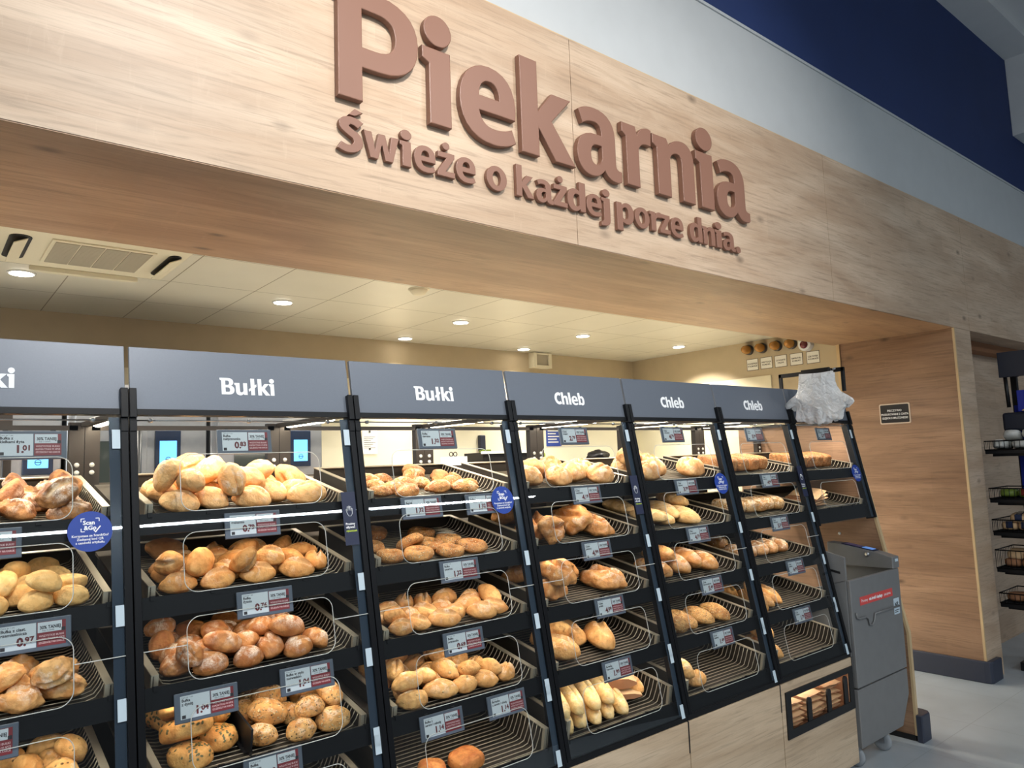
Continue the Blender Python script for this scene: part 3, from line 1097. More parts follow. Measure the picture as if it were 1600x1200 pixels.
# wood end panel of the row, running to the floor
ep = thing('end_panel', 'oak end panel closing the row of bread cases beside the slicer', 'panel', (4.427, 2.4, 0))
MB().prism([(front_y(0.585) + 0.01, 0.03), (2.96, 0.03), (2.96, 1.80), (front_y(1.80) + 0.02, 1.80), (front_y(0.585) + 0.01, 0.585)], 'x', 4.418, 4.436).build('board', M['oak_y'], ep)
MB().prism([(front_y(0.585) - 0.004, 0.03), (front_y(0.585) + 0.010, 0.03), (front_y(0.585) + 0.010, 0.585), (front_y(1.80) + 0.02, 1.80), (front_y(1.80) + 0.006, 1.80), (front_y(0.585) - 0.004, 0.585)], 'x', 4.414, 4.44).build('edge_band', M['oak_edge'], ep)
MB().box(4.412, 4.442, 1.95, 2.96, 0.0, 0.03).build('plinth', M['black'], ep)
for (yy, zz) in ((2.30, 1.12), (2.02, 0.18), (2.10, 0.20)):
    MB().lathe([(0.009, 0), (0.009, 0.003), (0.005, 0.006)], 12, (4.418, yy, zz), Matrix.Rotation(-pi / 2, 3, 'Y')).build('screw_cap', M['paper'], ep)
MB().prism([(4.40, 1.905), (4.50, 1.905), (4.53, 1.925), (4.54, 1.96), (4.54, 2.03), (4.44, 2.03), (4.44, 1.9405), (4.40, 1.9405)], 'z', 0.0, 0.145).build('foot_guard', M['skirting'], ep, 0.006)

# ------------------------------------------------------------------ stickers stuck to the glass (parts of their case)
for k, xc in ((0, 0.567), (2, 0.557), (4, 0.557), (6, 0.563)):
    bx = BX0 + BW * (k - 1)
    F = slant(bx)
    zc = 1.485
    b = MB()
    b.prism([(0.0498 * cos(2 * pi * q / 40), 0.0498 * sin(2 * pi * q / 40)) for q in range(40)], 'z', 0, 0.001)
    b.v = [tuple(F(xc + x, zc + y * cos(A11), 0.0035 + z)) for x, y, z in b.v]
    st = b.build('round_sticker', M['blue_sticker'], cases[k])
    tag(st, 'round blue sticker on the glass')
    T2 = lambda u, v, n=0.0, F=F, xc=xc, zc=zc: F(xc + u, zc + v * cos(A11), 0.0046 + n)
    b = MB()
    put_text(b, T2, 'Scan', 0.0145, -0.016, 0.017, 0.0004, 0.035)
    put_text(b, T2, '&Go', 0.0145, -0.014, 0.004, 0.0004, 0.035)
    for (sx, sy, dx, dy) in ((-0.020, 0.032, 1, -1), (0.020, 0.032, -1, -1), (-0.020, 0.000, 1, 1)):
        b.box(min(sx, sx + dx * 0.008), max(sx, sx + dx * 0.008), sy - 0.0009, sy + 0.0009, 0, 0.0004, T=T2)
        b.box(sx - 0.0009, sx + 0.0009, min(sy, sy + dy * 0.008), max(sy, sy + dy * 0.008), 0, 0.0004, T=T2)
    b.add([T2(*q) for q in ((0.006, 0.003, .0004), (0.0085, 0.004, .0004), (0.0115, 0.0, .0004), (0.0215, 0.013, .0004), (0.024, 0.0115, .0004), (0.012, -0.004, .0004))], [(0, 1, 2, 5), (2, 3, 4, 5)])
    put_text(b, T2, 'Korzystasz ze Scan&Go?', 0.0082, 0, -0.013, 0.0004, 0.02, 'CENTER')
    put_text(b, T2, 'Zeskanuj kod QR', 0.0082, 0, -0.0215, 0.0004, 0.02, 'CENTER')
    put_text(b, T2, 'z cen\u00f3wki artyku\u0142u.', 0.0082, 0, -0.030, 0.0004, 0.02, 'CENTER')
    b.build('lettering', M['white_letter'], st)
for k in (1, 3, 5):
    bx = BX0 + BW * (k - 1)
    F = slant(bx)
    st = MB().box(0.590, 0.636, 1.385, 1.545, 0.0035, 0.0045, T=F).build('glove_sticker', M['navy_sticker'], cases[k])
    tag(st, 'navy sticker with a white hand')
    T2 = lambda u, v, n=0.0, F=F: F(0.613 + u, 1.465 + v * cos(A11), 0.0046 + n)
    b = MB()
    # open hand drawn as outline strips
    hand = [(-.009, -.002), (-.012, .010), (-.0095, .0105), (-.0075, .003), (-.0075, .018), (-.0045, .018), (-.004, .006), (-.003, .020), (0, .020), (.0005, .006), (.002, .0185), (.005, .018), (.0045, .005), (.0065, .013), (.009, .012), (.008, -.004), (.004, -.011), (-.004, -.011)]
    b.tube([T2(x, y + 0.018, .0006) for x, y in hand], 0.0008, 4, True)
    put_text(b, T2, 'Prosimy', 0.0095, -0.017, -0.020, 0.0004, 0.025)
    put_text(b, T2, 'u\u017cywa\u0107', 0.0095, -0.017, -0.030, 0.0004, 0.025)
    b.build('lettering', M['white_letter'], st)
    b = MB()
    put_text(b, T2, 'r\u0119kawiczek', 0.0085, -0.017, -0.041, 0.0004, 0.02, width=0.036)
    b.build('green_lettering', M['green_text'], st)

# ------------------------------------------------------------------ price tags
TAGS = {0: [(1, .44, 1.705, '1.01', 'Bu\u0142ka z', 'kie\u0142kami \u017cyta'), (2, .347, 1.474, '0.69', 'Bu\u0142ka', 'maslana'), (3, .448, 1.26, '0.97', 'Bu\u0142ka z ciast.', 'rzemieslnicza'), (4, .345, 1.048, '0.89', 'Bu\u0142ka', 'ziarnista')],
        1: [(1, .309, 1.708, '0.83', 'Bu\u0142ka', 'na\u0142\u0119czowska'), (2, .317, 1.472, '0.79', 'Bu\u0142ka', 'grahamka'), (3, .337, 1.258, '0.76', 'Bu\u0142ka', '\u017cytnia'), (4, .168, 1.035, '1.04', 'Bu\u0142ka', 'z dyni\u0105'), (4, .441, 1.042, '1.04', 'Bu\u0142ka w stylu', 'norweskim'), (5, .329, 0.845, '0.99', 'Bu\u0142ka', 'serowa')],
        2: [(1, .32, 1.712, '1.32', 'Bu\u0142ka', 'ziarnista'), (2, .223, 1.482, '1.32', 'Bajgiel', 'z makiem'), (2, .481, 1.479, '1.32', 'Bu\u0142ka', 'wieloziarnista'), (3, .34, 1.268, '1.22', 'Bu\u0142ka', 'pszenna'), (4, .318, 1.046, '0.69', 'Bu\u0142ka', 'poznanska'), (5, .198, 0.827, '1.14', 'Bu\u0142ka z', 'serem i cebul\u0105'), (5, .455, 0.829, '1.14', 'Bagietka', 'z serem i oliw\u0105')],
        3: [(1, .321, 1.718, '2.79', 'Chleb', 'wiejski'), (2, .334, 1.483, '4.19', 'Chleb', 'rustykalny'), (3, .335, 1.269, '4.99', 'Chleb', 'pszenny'), (4, .35, 1.056, '4.09', 'Chleb', 'polski'), (5, .331, 0.835, '1.99', 'Bagietka', 'francuska')],
        4: [(1, .288, 1.721, '4.79', 'Chleb', 'z ziarnami'), (2, .309, 1.483, '3.99', 'Chleb', 'tostowy'), (3, .319, 1.272, '4.59', 'Chleb', 'na zakwasie'), (4, .336, 1.053, '5.49', 'Chleb', 's\u0142onecznikowy'), (5, .333, 0.835, '1.49', 'Rogal', 'maslany')],
        5: [(1, .288, 1.718, '5.99', 'Chleb', 'fitness'), (2, .327, 1.483, '4.99', 'Chleb', 'owsiany'), (3, .325, 1.269, '5.29', 'Chleb', 'orkiszowy'), (4, .367, 1.052, '4.49', 'Chleb', 'pszenny'), (5, .327, 0.832, '1.79', 'Bu\u0142ka', 'maslana')],
        6: [(1, .325, 1.719, '5.79', 'Chleb', 'proteinowy')]}
TRAYW = ['top', 'second', 'third', 'fourth', 'bottom']
for k, lst in TAGS.items():
    bx = BX0 + BW * (k - 1)
    F = slant(bx)
    nlev = {}
    for (s, xo, zo, price, n1, n2) in lst:
        nlev[s] = nlev.get(s, 0) + 1
        two = sum(1 for q in lst if q[0] == s) > 1
        which = ('first of two, ' if nlev[s] == 1 else 'second of two, ') if two else ''
        lab = 'grey %s price tag, %sabove the %s tray, %s' % (price.replace('.', ','), which, TRAYW[s - 1], CASE[k])
        T = lambda u, v, n=0.0, F=F, xo=xo, zo=zo: F(xo + u, zo + v * cos(A11), -0.0055 + n)
        root = thing('price_tag', lab, 'price tag', tuple(T(0, 0, 0)), 'electronic price tags')
        hw, hh = 0.079, 0.036
        b = MB()
        b.box(-hw, hw, -hh, hh, -0.0065, 0.0, T=T)
        b.build('housing', M['tag_case'], root, 0.002)
        MB().box(-hw + 0.014, -hw + 0.086, -hh + 0.009, hh - 0.008, 0.0, 0.0008, T=T).build('display', M['tag_white'], root)
        MB().box(-hw + 0.088, hw - 0.012, -hh + 0.009, hh - 0.008, 0.0, 0.0008, T=T).build('offer_panel', M['tag_red'], root)
        op = root.children[-1]
        MB().box(-hw + 0.089, hw - 0.020, 0.004, hh - 0.009, 0.0008, 0.0012, T=T).build('offer_strip', M['tag_white'], op)
        b = MB()
        put_text(b, T, n1, 0.0095, -hw + 0.017, 0.014, 0.0011, 0.03)
        put_text(b, T, n2, 0.0095, -hw + 0.017, 0.005, 0.0011, 0.03, width=0.06)
        put_text(b, T, 'Cena za 1 szt.', 0.005, -hw + 0.017, 0.0225, 0.0011, 0.0)
        put_text(b, T, '30% TANIEJ', 0.0105, -hw + 0.093, 0.0115, 0.0015, 0.03, width=0.042)
        put_text(b, T, 'kup 3 sztuki', 0.005, -hw + 0.098, 0.0065, 0.0015, 0.0)
        b.box(-hw + 0.017, -hw + 0.026, -0.0255, -0.0175, 0.0008, 0.0011, T=T)
        b.box(hw - 0.021, hw - 0.013, 0.003, 0.011, 0.0008, 0.0013, T=T)
        b.build('lettering', M['tag_ink'], root)
        b = MB()
        a_, c_ = price.split('.')
        put_text(b, T, a_ + '.', 0.026, -hw + 0.048, -0.019, 0.0011, 0.045)
        put_text(b, T, c_, 0.018, -hw + 0.064, -0.0135, 0.0011, 0.045)
        b.build('price_lettering', M['tag_price'], root)
        b = MB()
        for q, tx in enumerate(('WSZYSTKIE BU\u0141KI', 'KUPON TYLKO W APCE', 'SZCZEG\u00d3\u0141Y NA KARCIE')):
            put_text(b, T, tx, 0.0062, -hw + 0.117, -0.006 - 0.0075 * q, 0.0011, 0.015, 'CENTER', width=0.052)
        b.build('offer_lettering', M['tag_text'], op)
        # two hooks holding the tag to the rail above
        b = MB()
        for q in (-0.05, 0.05):
            b.box(q - 0.006, q + 0.006, hh - 0.010, hh + 0.004, -0.0105, -0.0065, T=T)
        b.build('clip', M['black'], root)

# ------------------------------------------------------------------ trays
TW, TD = 0.575, 0.43


def tray_meshes(deep):
    T = lambda x, y, h: Vector((x, y * cos(A11) - h * sin(A11), y * sin(A11) + h * cos(A11)))
    H = 0.042 if not deep else 0.08
    r = MB()
    r.box(0, 0.018, 0, TD, H - 0.003, H, T=T)
    r.box(TW - 0.018, TW, 0, TD, H - 0.003, H, T=T)
    r.box(0.018, TW - 0.018, TD - 0.018, TD, H - 0.003, H, T=T)
    r.box(0, 0.018, 0, 0.012, -0.006, H - 0.003, T=T)
    r.box(TW - 0.018, TW, 0, 0.012, -0.006, H - 0.003, T=T)
    r.box(0.018, TW - 0.018, 0, 0.012, -0.008, 0.004, T=T)
    g = MB()
    n = 20
    for i in range(n):
        y = 0.022 + (TD - 0.045) * i / (n - 1)
        pts = [(0.016, H - 0.003), (0.022, H * 0.55), (0.034, 0.006), (0.055, 0.0), (TW - 0.055, 0.0), (TW - 0.034, 0.006), (TW - 0.022, H * 0.55), (TW - 0.016, H - 0.003)]
        g.tube([T(x, y, h) for x, h in pts], 0.0017, 5)
    f = MB()
    f.box(0.02, TW - 0.02, 0.012, TD - 0.005, -0.016, -0.009, T=T)
    f.box(0.004, 0.007, 0.0, TD, -0.016, H - 0.003, T=T)
    f.box(TW - 0.007, TW - 0.004, 0.0, TD, -0.016, H - 0.003, T=T)
    f.box(0.004, TW - 0.004, TD - 0.006, TD - 0.003, -0.016, H - 0.003, T=T)
    return r, g, f


TRAY = {}
for deep in (False, True):
    r, g, f = tray_meshes(deep)
    e = thing('bread_tray', '', 'tray', (0, 0, -5))
    e.location = (0, 0, 0)
    TRAY[deep] = (e, [r.build('rim', M['rim'], e), g.build('wire_grid', M['wire'], e), f.build('tray_floor', M['tray_floor'], e)])
used = {False: 0, True: 0}
for k in range(7):
    bx = BX0 + BW * (k - 1)
    for li in ([0, 1] if k == 6 else [0, 1, 2, 3, 4]):
        deep = li == 4
        e0, parts = TRAY[deep]
        if used[deep] == 0:
            e = e0
        else:
            e = e0.copy()
            COL.objects.link(e)
            for p_ in parts:
                c = p_.copy()
                COL.objects.link(c)
                c.parent = e
        used[deep] += 1
        e.location = (bx + 0.0425, front_y(ZT[li]) + 0.036, ZT[li] - DROP)
        tag(e, 'wire bread tray with pale rim, %s tray of the %s' % (TRAYW[li], CASE[k]), 'tray', 'wire bread trays')

# ------------------------------------------------------------------ bread
BREADS = {  # (case, tray level): kind, across, in from the tray lip, height, turns x y z, size, variant
 (0, 1): [('rustic',0.2845,0.04201,0.04034,4,5,-101,0.85,2), ('rustic',0.4239,0.07462,0.04665,-8,-14,131,0.85,2), ('rustic',0.5056,0.01128,0.08627,54,-33,14,0.87,2), ('rustic',0.5353,0.09722,0.06443,15,28,20,0.85,0), ('rustic',0.5326,0.03099,0.03833,20,-7,-4,0.85,2), ('rustic',0.3424,0.06729,0.05469,120,12,-72,1.05,2), ('rustic',0.4534,0.2077,0.07283,24,-0,4,0.85,0), ('rustic',0.4153,0.1531,0.07237,16,131,32,0.85,2), ('rustic',0.4858,0.1456,0.06079,24,-1,19,0.85,0), ('rustic',0.5521,0.1835,0.0862,65,0,-98,0.92,1), ('rustic',0.3477,0.2024,0.06988,177,11,-48,0.85,1), ('rustic',0.4421,0.314,0.09482,-130,-26,96,0.85,1), ('rustic',0.514,0.2646,0.08349,12,1,-32,0.85,2), ('rustic',0.5577,0.319,0.103,-98,18,-73,0.85,3)],
 (0, 2): [('pale',0.2899,0.06946,0.04471,117,9,-105,0.85,3), ('pale',0.3666,0.02622,0.03672,37,2,-9,0.85,3), ('pale',0.4618,0.02795,0.0352,17,-2,29,0.85,3), ('pale',0.4763,0.01495,0.08198,-9,18,-20,0.85,1), ('pale',0.5368,0.04073,0.03785,16,4,-25,0.85,1), ('pale',0.3857,0.1231,0.05815,37,-9,-13,0.85,0), ('pale',0.3975,0.06512,0.08058,43,28,-98,0.85,0), ('pale',0.4313,0.08195,0.04578,5,-10,24,0.85,1), ('pale',0.4619,0.1481,0.06071,25,-6,14,0.97,2), ('pale',0.5279,0.09927,0.05447,167,-4,-8,1.15,1), ('pale',0.3791,0.1882,0.06638,16,5,-8,0.85,2), ('pale',0.4265,0.2392,0.07731,-1,1,18,0.85,3), ('pale',0.4328,0.1834,0.09206,-61,19,46,0.85,1), ('pale',0.5046,0.2746,0.08514,-111,3,-7,0.85,3), ('pale',0.5186,0.1991,0.06985,15,8,-26,0.97,0)],
 (0, 3): [('country',0.3416,0.05614,0.04238,28,3,-16,0.85,0), ('country',0.4307,0.03337,0.03891,9,8,-23,0.85,1), ('country',0.4959,0.01391,0.08389,130,-21,-26,0.85,0), ('country',0.52,0.05573,0.04499,9,3,-20,0.95,2), ('country',0.4009,0.06357,0.08699,21,-21,-46,0.87,3), ('country',0.4252,0.1096,0.05331,14,10,-48,0.85,3), ('country',0.4429,0.2002,0.07272,16,-7,36,0.97,3), ('country',0.5154,0.1259,0.06639,-26,6,7,0.98,0)],
 (0, 4): [('golden',0.4268,0.1295,0.05444,12,9,-25,0.85,1), ('golden',0.4406,0.02393,0.03378,-162,-12,-12,0.85,3), ('golden',0.5259,0.1146,0.05414,15,11,-56,1.06,0), ('golden',0.5514,0.1483,0.0944,-14,47,9,1,1), ('golden',0.4289,0.2482,0.07735,25,2,-19,0.85,0), ('golden',0.4624,0.1668,0.0688,-76,-2,-51,0.88,1), ('golden',0.5117,0.2499,0.08482,-19,-5,-32,1.03,3), ('golden',0.514,0.1878,0.06561,19,2,-4,0.85,0)],
 (1, 1): [('bun',0.1403,0.03599,0.0428,17,16,-22,0.85,0), ('bun',0.1703,0.03235,0.09801,24,12,87,0.85,3), ('bun',0.2313,0.05829,0.04755,1,15,-67,0.93,1), ('bun',0.2764,0.009778,0.09323,131,63,43,0.85,3), ('bun',0.3413,0.03991,0.04369,12,12,-48,0.95,0), ('bun',0.5163,0.04353,0.04763,19,-1,13,1.12,0), ('bun',0.1212,0.1184,0.06296,-28,15,-44,0.85,2), ('bun',0.109,0.0572,0.1183,21,-52,-47,0.85,3), ('bun',0.3334,0.09506,0.09561,-23,5,-24,1.14,3), ('bun',0.4246,0.1005,0.05547,1,14,-70,0.96,0), ('bun',0.5212,0.1908,0.08678,28,-142,20,1.02,0), ('bun',0.5102,0.1292,0.05993,7,3,-38,0.85,1), ('bun',0.126,0.1873,0.07632,50,6,-15,0.85,3), ('bun',0.1805,0.1253,0.08099,60,52,73,0.85,0), ('bun',0.2499,0.1463,0.06263,9,14,-56,0.85,0), ('bun',0.2495,0.1392,0.1281,-16,-22,45,1.04,3), ('bun',0.3923,0.1532,0.1119,23,-18,-67,1.15,0), ('bun',0.4172,0.3338,0.101,-149,-7,77,0.85,3), ('bun',0.211,0.2028,0.1368,76,-16,33,1.15,0), ('bun',0.2051,0.2528,0.08536,16,-1,19,0.95,3), ('bun',0.3644,0.27,0.08737,-144,6,-89,0.91,1), ('bun',0.2981,0.2197,0.07875,11,10,-56,0.95,2), ('bun',0.4399,0.2177,0.07822,11,13,-56,0.95,0)],
 (1, 2): [('split',0.1246,0.02595,0.03737,8,-1,-5,0.87,3), ('split',0.103,0.05368,0.08797,81,-10,-56,0.85,0), ('split',0.231,0.02542,0.03869,18,-6,19,0.95,2), ('split',0.2982,0.01716,0.07479,-6,143,-62,0.93,0), ('split',0.3449,0.03442,0.04032,21,3,-9,0.93,2), ('split',0.3888,0.05458,0.08209,25,12,2,0.85,0), ('split',0.4602,0.03367,0.04065,20,8,-26,0.95,2), ('split',0.1942,0.1588,0.05955,-33,155,53,0.87,0), ('split',0.1345,0.09481,0.05499,19,7,-30,1.13,2), ('split',0.2733,0.08723,0.05008,21,13,-32,0.85,3), ('split',0.3163,0.1284,0.06891,-49,-2,-52,1.08,1), ('split',0.3975,0.09667,0.05144,13,14,-30,0.85,0), ('split',0.4651,0.09924,0.0616,-56,16,-39,0.95,1), ('split',0.5415,0.08211,0.05021,-14,8,-105,1.02,3), ('split',0.1288,0.1683,0.06564,22,6,14,0.85,0), ('split',0.1824,0.0549,0.07907,106,11,-132,1.14,0), ('split',0.2689,0.1949,0.07719,47,-13,7,0.95,0), ('split',0.2899,0.2657,0.08516,10,-13,48,0.95,2), ('split',0.3496,0.1871,0.08384,-51,-46,-16,0.86,3), ('split',0.4088,0.1605,0.06352,18,1,-0,0.85,1), ('split',0.5232,0.1687,0.0704,-15,-8,-20,1.03,3), ('split',0.1663,0.3235,0.09671,-127,7,2,1.1,0), ('split',0.1805,0.2227,0.07716,19,0,4,0.95,1), ('split',0.3686,0.2327,0.08795,76,-17,-29,0.88,2), ('split',0.4183,0.2686,0.08593,2,13,-44,0.95,0), ('split',0.4987,0.2439,0.08067,31,153,36,0.85,1)],
 (1, 3): [('flour',0.1392,0.01233,0.07553,53,48,-41,0.85,3), ('flour',0.1177,0.05437,0.0426,12,-1,18,0.89,2), ('flour',0.197,0.02261,0.03831,24,-4,-9,0.95,2), ('flour',0.2349,0.04031,0.08411,1,20,-2,1.08,0), ('flour',0.298,0.0238,0.03642,11,-3,12,0.89,2), ('flour',0.4421,0.02609,0.03831,20,-6,11,0.93,2), ('flour',0.5103,0.05678,0.04616,-20,20,-59,0.85,1), ('flour',0.1297,0.116,0.05967,-7,-20,-32,0.85,2), ('flour',0.2127,0.0986,0.05478,10,-2,21,1.15,2), ('flour',0.3028,0.08833,0.06276,16,-24,-50,1.06,0), ('flour',0.3673,0.05655,0.04837,19,7,-94,1.15,2), ('flour',0.3637,0.1126,0.09525,-2,-3,-26,0.85,1), ('flour',0.4172,0.04893,0.09583,-4,15,0,1.09,1), ('flour',0.4362,0.102,0.0537,10,11,-36,1.01,2), ('flour',0.106,0.1665,0.07809,-66,-76,-7,0.85,2), ('flour',0.1323,0.2201,0.0739,30,-1,6,0.89,0), ('flour',0.1798,0.1695,0.06442,11,5,-7,0.88,1), ('flour',0.2118,0.2404,0.08239,-122,13,-12,1,2), ('flour',0.2601,0.1566,0.08138,51,36,13,1.14,2), ('flour',0.3497,0.1693,0.07143,80,-6,-6,0.97,0), ('flour',0.4289,0.1531,0.09863,13,-5,-20,0.85,0), ('flour',0.1165,0.2077,0.1204,43,-6,-20,0.85,0), ('flour',0.3235,0.2929,0.08833,-150,10,-28,0.86,1), ('flour',0.3,0.2218,0.07576,11,1,-10,0.95,2), ('flour',0.4461,0.2947,0.08985,-144,15,-24,0.9,2), ('flour',0.4332,0.2091,0.07248,29,3,-5,0.95,0)],
 (1, 4): [('pumpkin',0.1413,0.04454,0.03986,5,8,-61,0.85,1), ('pumpkin',0.1398,0.08224,0.09627,-11,-14,-38,1.02,2), ('pumpkin',0.238,0.1701,0.1039,-110,-19,-54,0.88,0), ('pumpkin',0.2225,0.09776,0.05012,9,7,-38,0.85,1), ('pumpkin',0.1343,0.1254,0.1436,7,-24,-111,1.11,3), ('pumpkin',0.1288,0.2397,0.1019,74,12,-58,1.07,0), ('pumpkin',0.2096,0.2584,0.08141,9,-8,31,0.85,1), ('multi',0.3315,0.0543,0.04127,9,6,-49,0.86,3), ('multi',0.4324,0.0276,0.0366,16,1,2,0.85,1), ('multi',0.47,0.06046,0.08295,13,-6,-29,0.85,0), ('multi',0.5308,0.0347,0.0407,18,-1,-7,1,2), ('multi',0.3632,0.09899,0.08477,15,17,-11,1.1,2), ('multi',0.4395,0.124,0.05558,6,15,-51,0.9,1), ('multi',0.5219,0.1286,0.0594,6,14,-44,1.1,1), ('multi',0.5487,0.08889,0.1005,-22,40,-70,1,1), ('multi',0.3294,0.1737,0.06794,-2,18,-82,1.08,1), ('multi',0.3729,0.2487,0.08023,10,2,-8,0.91,2), ('multi',0.4002,0.1817,0.1025,0,10,2,1.04,0), ('multi',0.5188,0.198,0.08329,-49,4,-6,1,3)],
 (2, 1): [('seeded',0.126,0.06642,0.03646,12,7,-21,0.85,3), ('seeded',0.19,0.09641,0.04536,14,-4,4,1.13,2), ('seeded',0.2136,0.03803,0.03435,15,-6,19,1.15,2), ('seeded',0.3631,0.07597,0.0416,14,-3,-1,1.15,2), ('seeded',0.4671,0.05959,0.03783,25,3,-26,1.11,0), ('seeded',0.1632,0.1645,0.05555,9,11,-49,0.85,3), ('seeded',0.2721,0.1567,0.05596,22,7,-41,1.04,0), ('seeded',0.347,0.1643,0.0555,22,7,-42,0.85,0), ('seeded',0.4482,0.1299,0.05397,-5,-8,37,1.15,2), ('seeded',0.5145,0.1078,0.04476,11,4,-45,0.86,2), ('seeded',0.181,0.2414,0.07321,2,15,-68,1.11,1), ('seeded',0.3612,0.2422,0.08045,48,-15,28,1.15,3), ('seeded',0.4536,0.2073,0.06795,-40,163,33,1.15,3), ('seeded',0.4918,0.2654,0.07603,12,1,8,0.92,1), ('seeded',0.5234,0.2043,0.06486,-3,16,-96,1,1), ('seeded',0.2436,0.2627,0.07473,9,11,-49,0.86,3), ('seeded',0.4317,0.3606,0.09511,-145,4,-0,1.13,1), ('seeded',0.4056,0.2988,0.08285,14,-5,8,0.95,2)],
 (2, 2): [('bagel',0.1341,0.06469,0.03447,11,4,-17,0.95,0), ('bagel',0.2351,0.05096,0.03349,10,-3,13,1.15,3), ('bagel',0.3589,0.04459,0.03094,9,8,-37,1,2), ('bagel',0.4679,0.06548,0.03557,9,8,-47,1.11,1), ('bagel',0.1287,0.1804,0.05609,12,-0,-1,0.9,1), ('bagel',0.2396,0.1153,0.06431,-33,-6,18,1.09,1), ('bagel',0.3335,0.1364,0.04931,7,10,-56,1.05,0), ('bagel',0.427,0.1568,0.05444,5,6,-45,1.02,0), ('bagel',0.1321,0.2839,0.07685,11,5,-18,0.93,2), ('bagel',0.2187,0.3245,0.08686,-174,-10,60,1.15,0), ('bagel',0.3844,0.2706,0.07551,10,6,-25,1.07,2)],
 (2, 3): [('roll',0.126,0.07427,0.06307,-64,12,2,0.9,1), ('roll',0.1258,0.02997,0.03605,21,1,-16,0.85,2), ('roll',0.1967,0.04308,0.03784,23,7,-44,0.85,0), ('roll',0.2905,0.03015,0.0394,26,3,-21,1.15,0), ('roll',0.4473,0.03229,0.04014,12,7,-20,1.15,1), ('roll',0.2009,0.1063,0.05075,9,14,-48,0.85,2), ('roll',0.265,0.1104,0.05363,23,7,-48,1.05,0), ('roll',0.3519,0.06479,0.04396,23,1,-14,0.9,2), ('roll',0.5548,0.1232,0.05967,-131,34,-77,1.15,2), ('roll',0.5175,0.054,0.04212,23,7,-45,1.01,0), ('roll',0.1214,0.1181,0.05248,27,0,-11,0.85,0), ('roll',0.1566,0.1662,0.0665,36,2,-4,1.03,3), ('roll',0.3415,0.1243,0.05475,13,5,-10,0.91,1), ('roll',0.4434,0.1107,0.05591,21,-2,-2,1.15,2), ('roll',0.4931,0.1636,0.06281,12,4,5,0.92,2), ('roll',0.1072,0.207,0.09413,-68,35,75,1.15,2), ('roll',0.2476,0.2084,0.0764,19,3,46,1.15,3), ('roll',0.3124,0.1941,0.07094,-3,15,-113,1.08,2), ('roll',0.4022,0.1941,0.07181,15,-0,3,1.15,1)],
 (2, 4): [('finger',0.1283,0.04757,0.08612,1,-7,-3,1.09,0), ('finger',0.1325,0.02597,0.03807,13,3,-7,1.13,1), ('finger',0.25,0.03986,0.04109,16,7,-18,1.15,3), ('finger',0.3393,0.03806,0.03811,21,2,-20,0.92,2), ('finger',0.371,0.06158,0.0751,-38,-16,-38,0.85,1), ('finger',0.4207,0.03829,0.03781,26,5,-36,0.98,0), ('finger',0.5195,0.04592,0.04082,11,-7,40,1.04,1), ('finger',0.1522,0.09942,0.05254,13,-6,33,1.15,3), ('finger',0.2112,0.08025,0.0821,-18,8,-5,0.85,3), ('finger',0.2479,0.1196,0.05642,17,13,-51,1.14,0), ('finger',0.3072,0.1015,0.08115,-5,11,-75,1.15,0), ('finger',0.3615,0.1164,0.05249,25,7,-48,0.94,0), ('finger',0.4645,0.05925,0.06317,-79,5,-61,0.89,0), ('finger',0.4512,0.1321,0.05896,11,-5,37,1.15,1), ('finger',0.1108,0.1821,0.06798,13,9,-112,1.15,0), ('finger',0.1387,0.1414,0.1027,-14,6,-120,1.15,0), ('finger',0.188,0.193,0.07095,-12,12,-86,1.15,0), ('finger',0.1981,0.2337,0.1195,-16,1,14,0.96,1), ('finger',0.2903,0.1801,0.06685,16,5,9,1.01,1), ('finger',0.3449,0.1754,0.1027,53,18,-16,0.86,3), ('finger',0.4194,0.1911,0.07138,16,-8,22,1.15,1), ('finger',0.1113,0.2687,0.09196,24,-4,-109,1.15,2), ('finger',0.1263,0.2214,0.1337,-32,19,-110,1.15,2), ('finger',0.2077,0.3385,0.09977,-116,14,-11,1.07,3), ('finger',0.2053,0.2769,0.08383,29,-2,1,0.95,0), ('finger',0.2714,0.2419,0.0806,14,-1,25,1.15,1), ('finger',0.3386,0.2309,0.1193,43,-51,1,0.85,0), ('finger',0.3694,0.2452,0.07873,20,2,-21,0.95,2)],
 (2, 5): [('square',0.1962,0.06488,0.03783,11,5,-26,0.85,0), ('square',0.3214,0.05786,0.03882,11,-2,11,1.07,2)],
 (3, 1): [('round',0.1475,0.09584,0.06253,14,9,-2,0.85,3), ('round',0.2847,0.0669,0.05789,20,1,-1,0.87,2), ('round',0.3983,0.1146,0.06996,11,1,-16,1.02,2), ('round',0.5106,0.05575,0.05789,23,2,-6,0.95,0), ('round',0.2254,0.1602,0.08728,-25,15,-29,0.94,2), ('round',0.4054,0.2493,0.09537,29,9,-7,0.9,0), ('round',0.5157,0.1819,0.08284,20,3,-8,0.99,2)],
 (3, 2): [('knot',0.1655,0.02333,0.06736,69,13,19,0.85,3), ('knot',0.4397,0.06871,0.0577,-2,13,-91,0.85,2), ('knot',0.3551,0.1312,0.09199,50,5,-93,1.13,0), ('knot',0.1763,0.2978,0.1172,-20,-12,-50,0.85,2), ('knot',0.1667,0.1439,0.07903,-8,11,-128,1.15,1)],
 (3, 3): [('knot',0.159,0.04715,0.1305,24,28,-73,0.85,0), ('knot',0.1762,0.1091,0.07046,-13,10,-132,1.05,1), ('knot',0.4478,0.08915,0.06578,8,8,-68,1.01,1), ('knot',0.155,0.2602,0.1043,2,-12,-48,0.85,1), ('knot',0.2863,0.1965,0.09421,133,1,-80,1.07,2)],
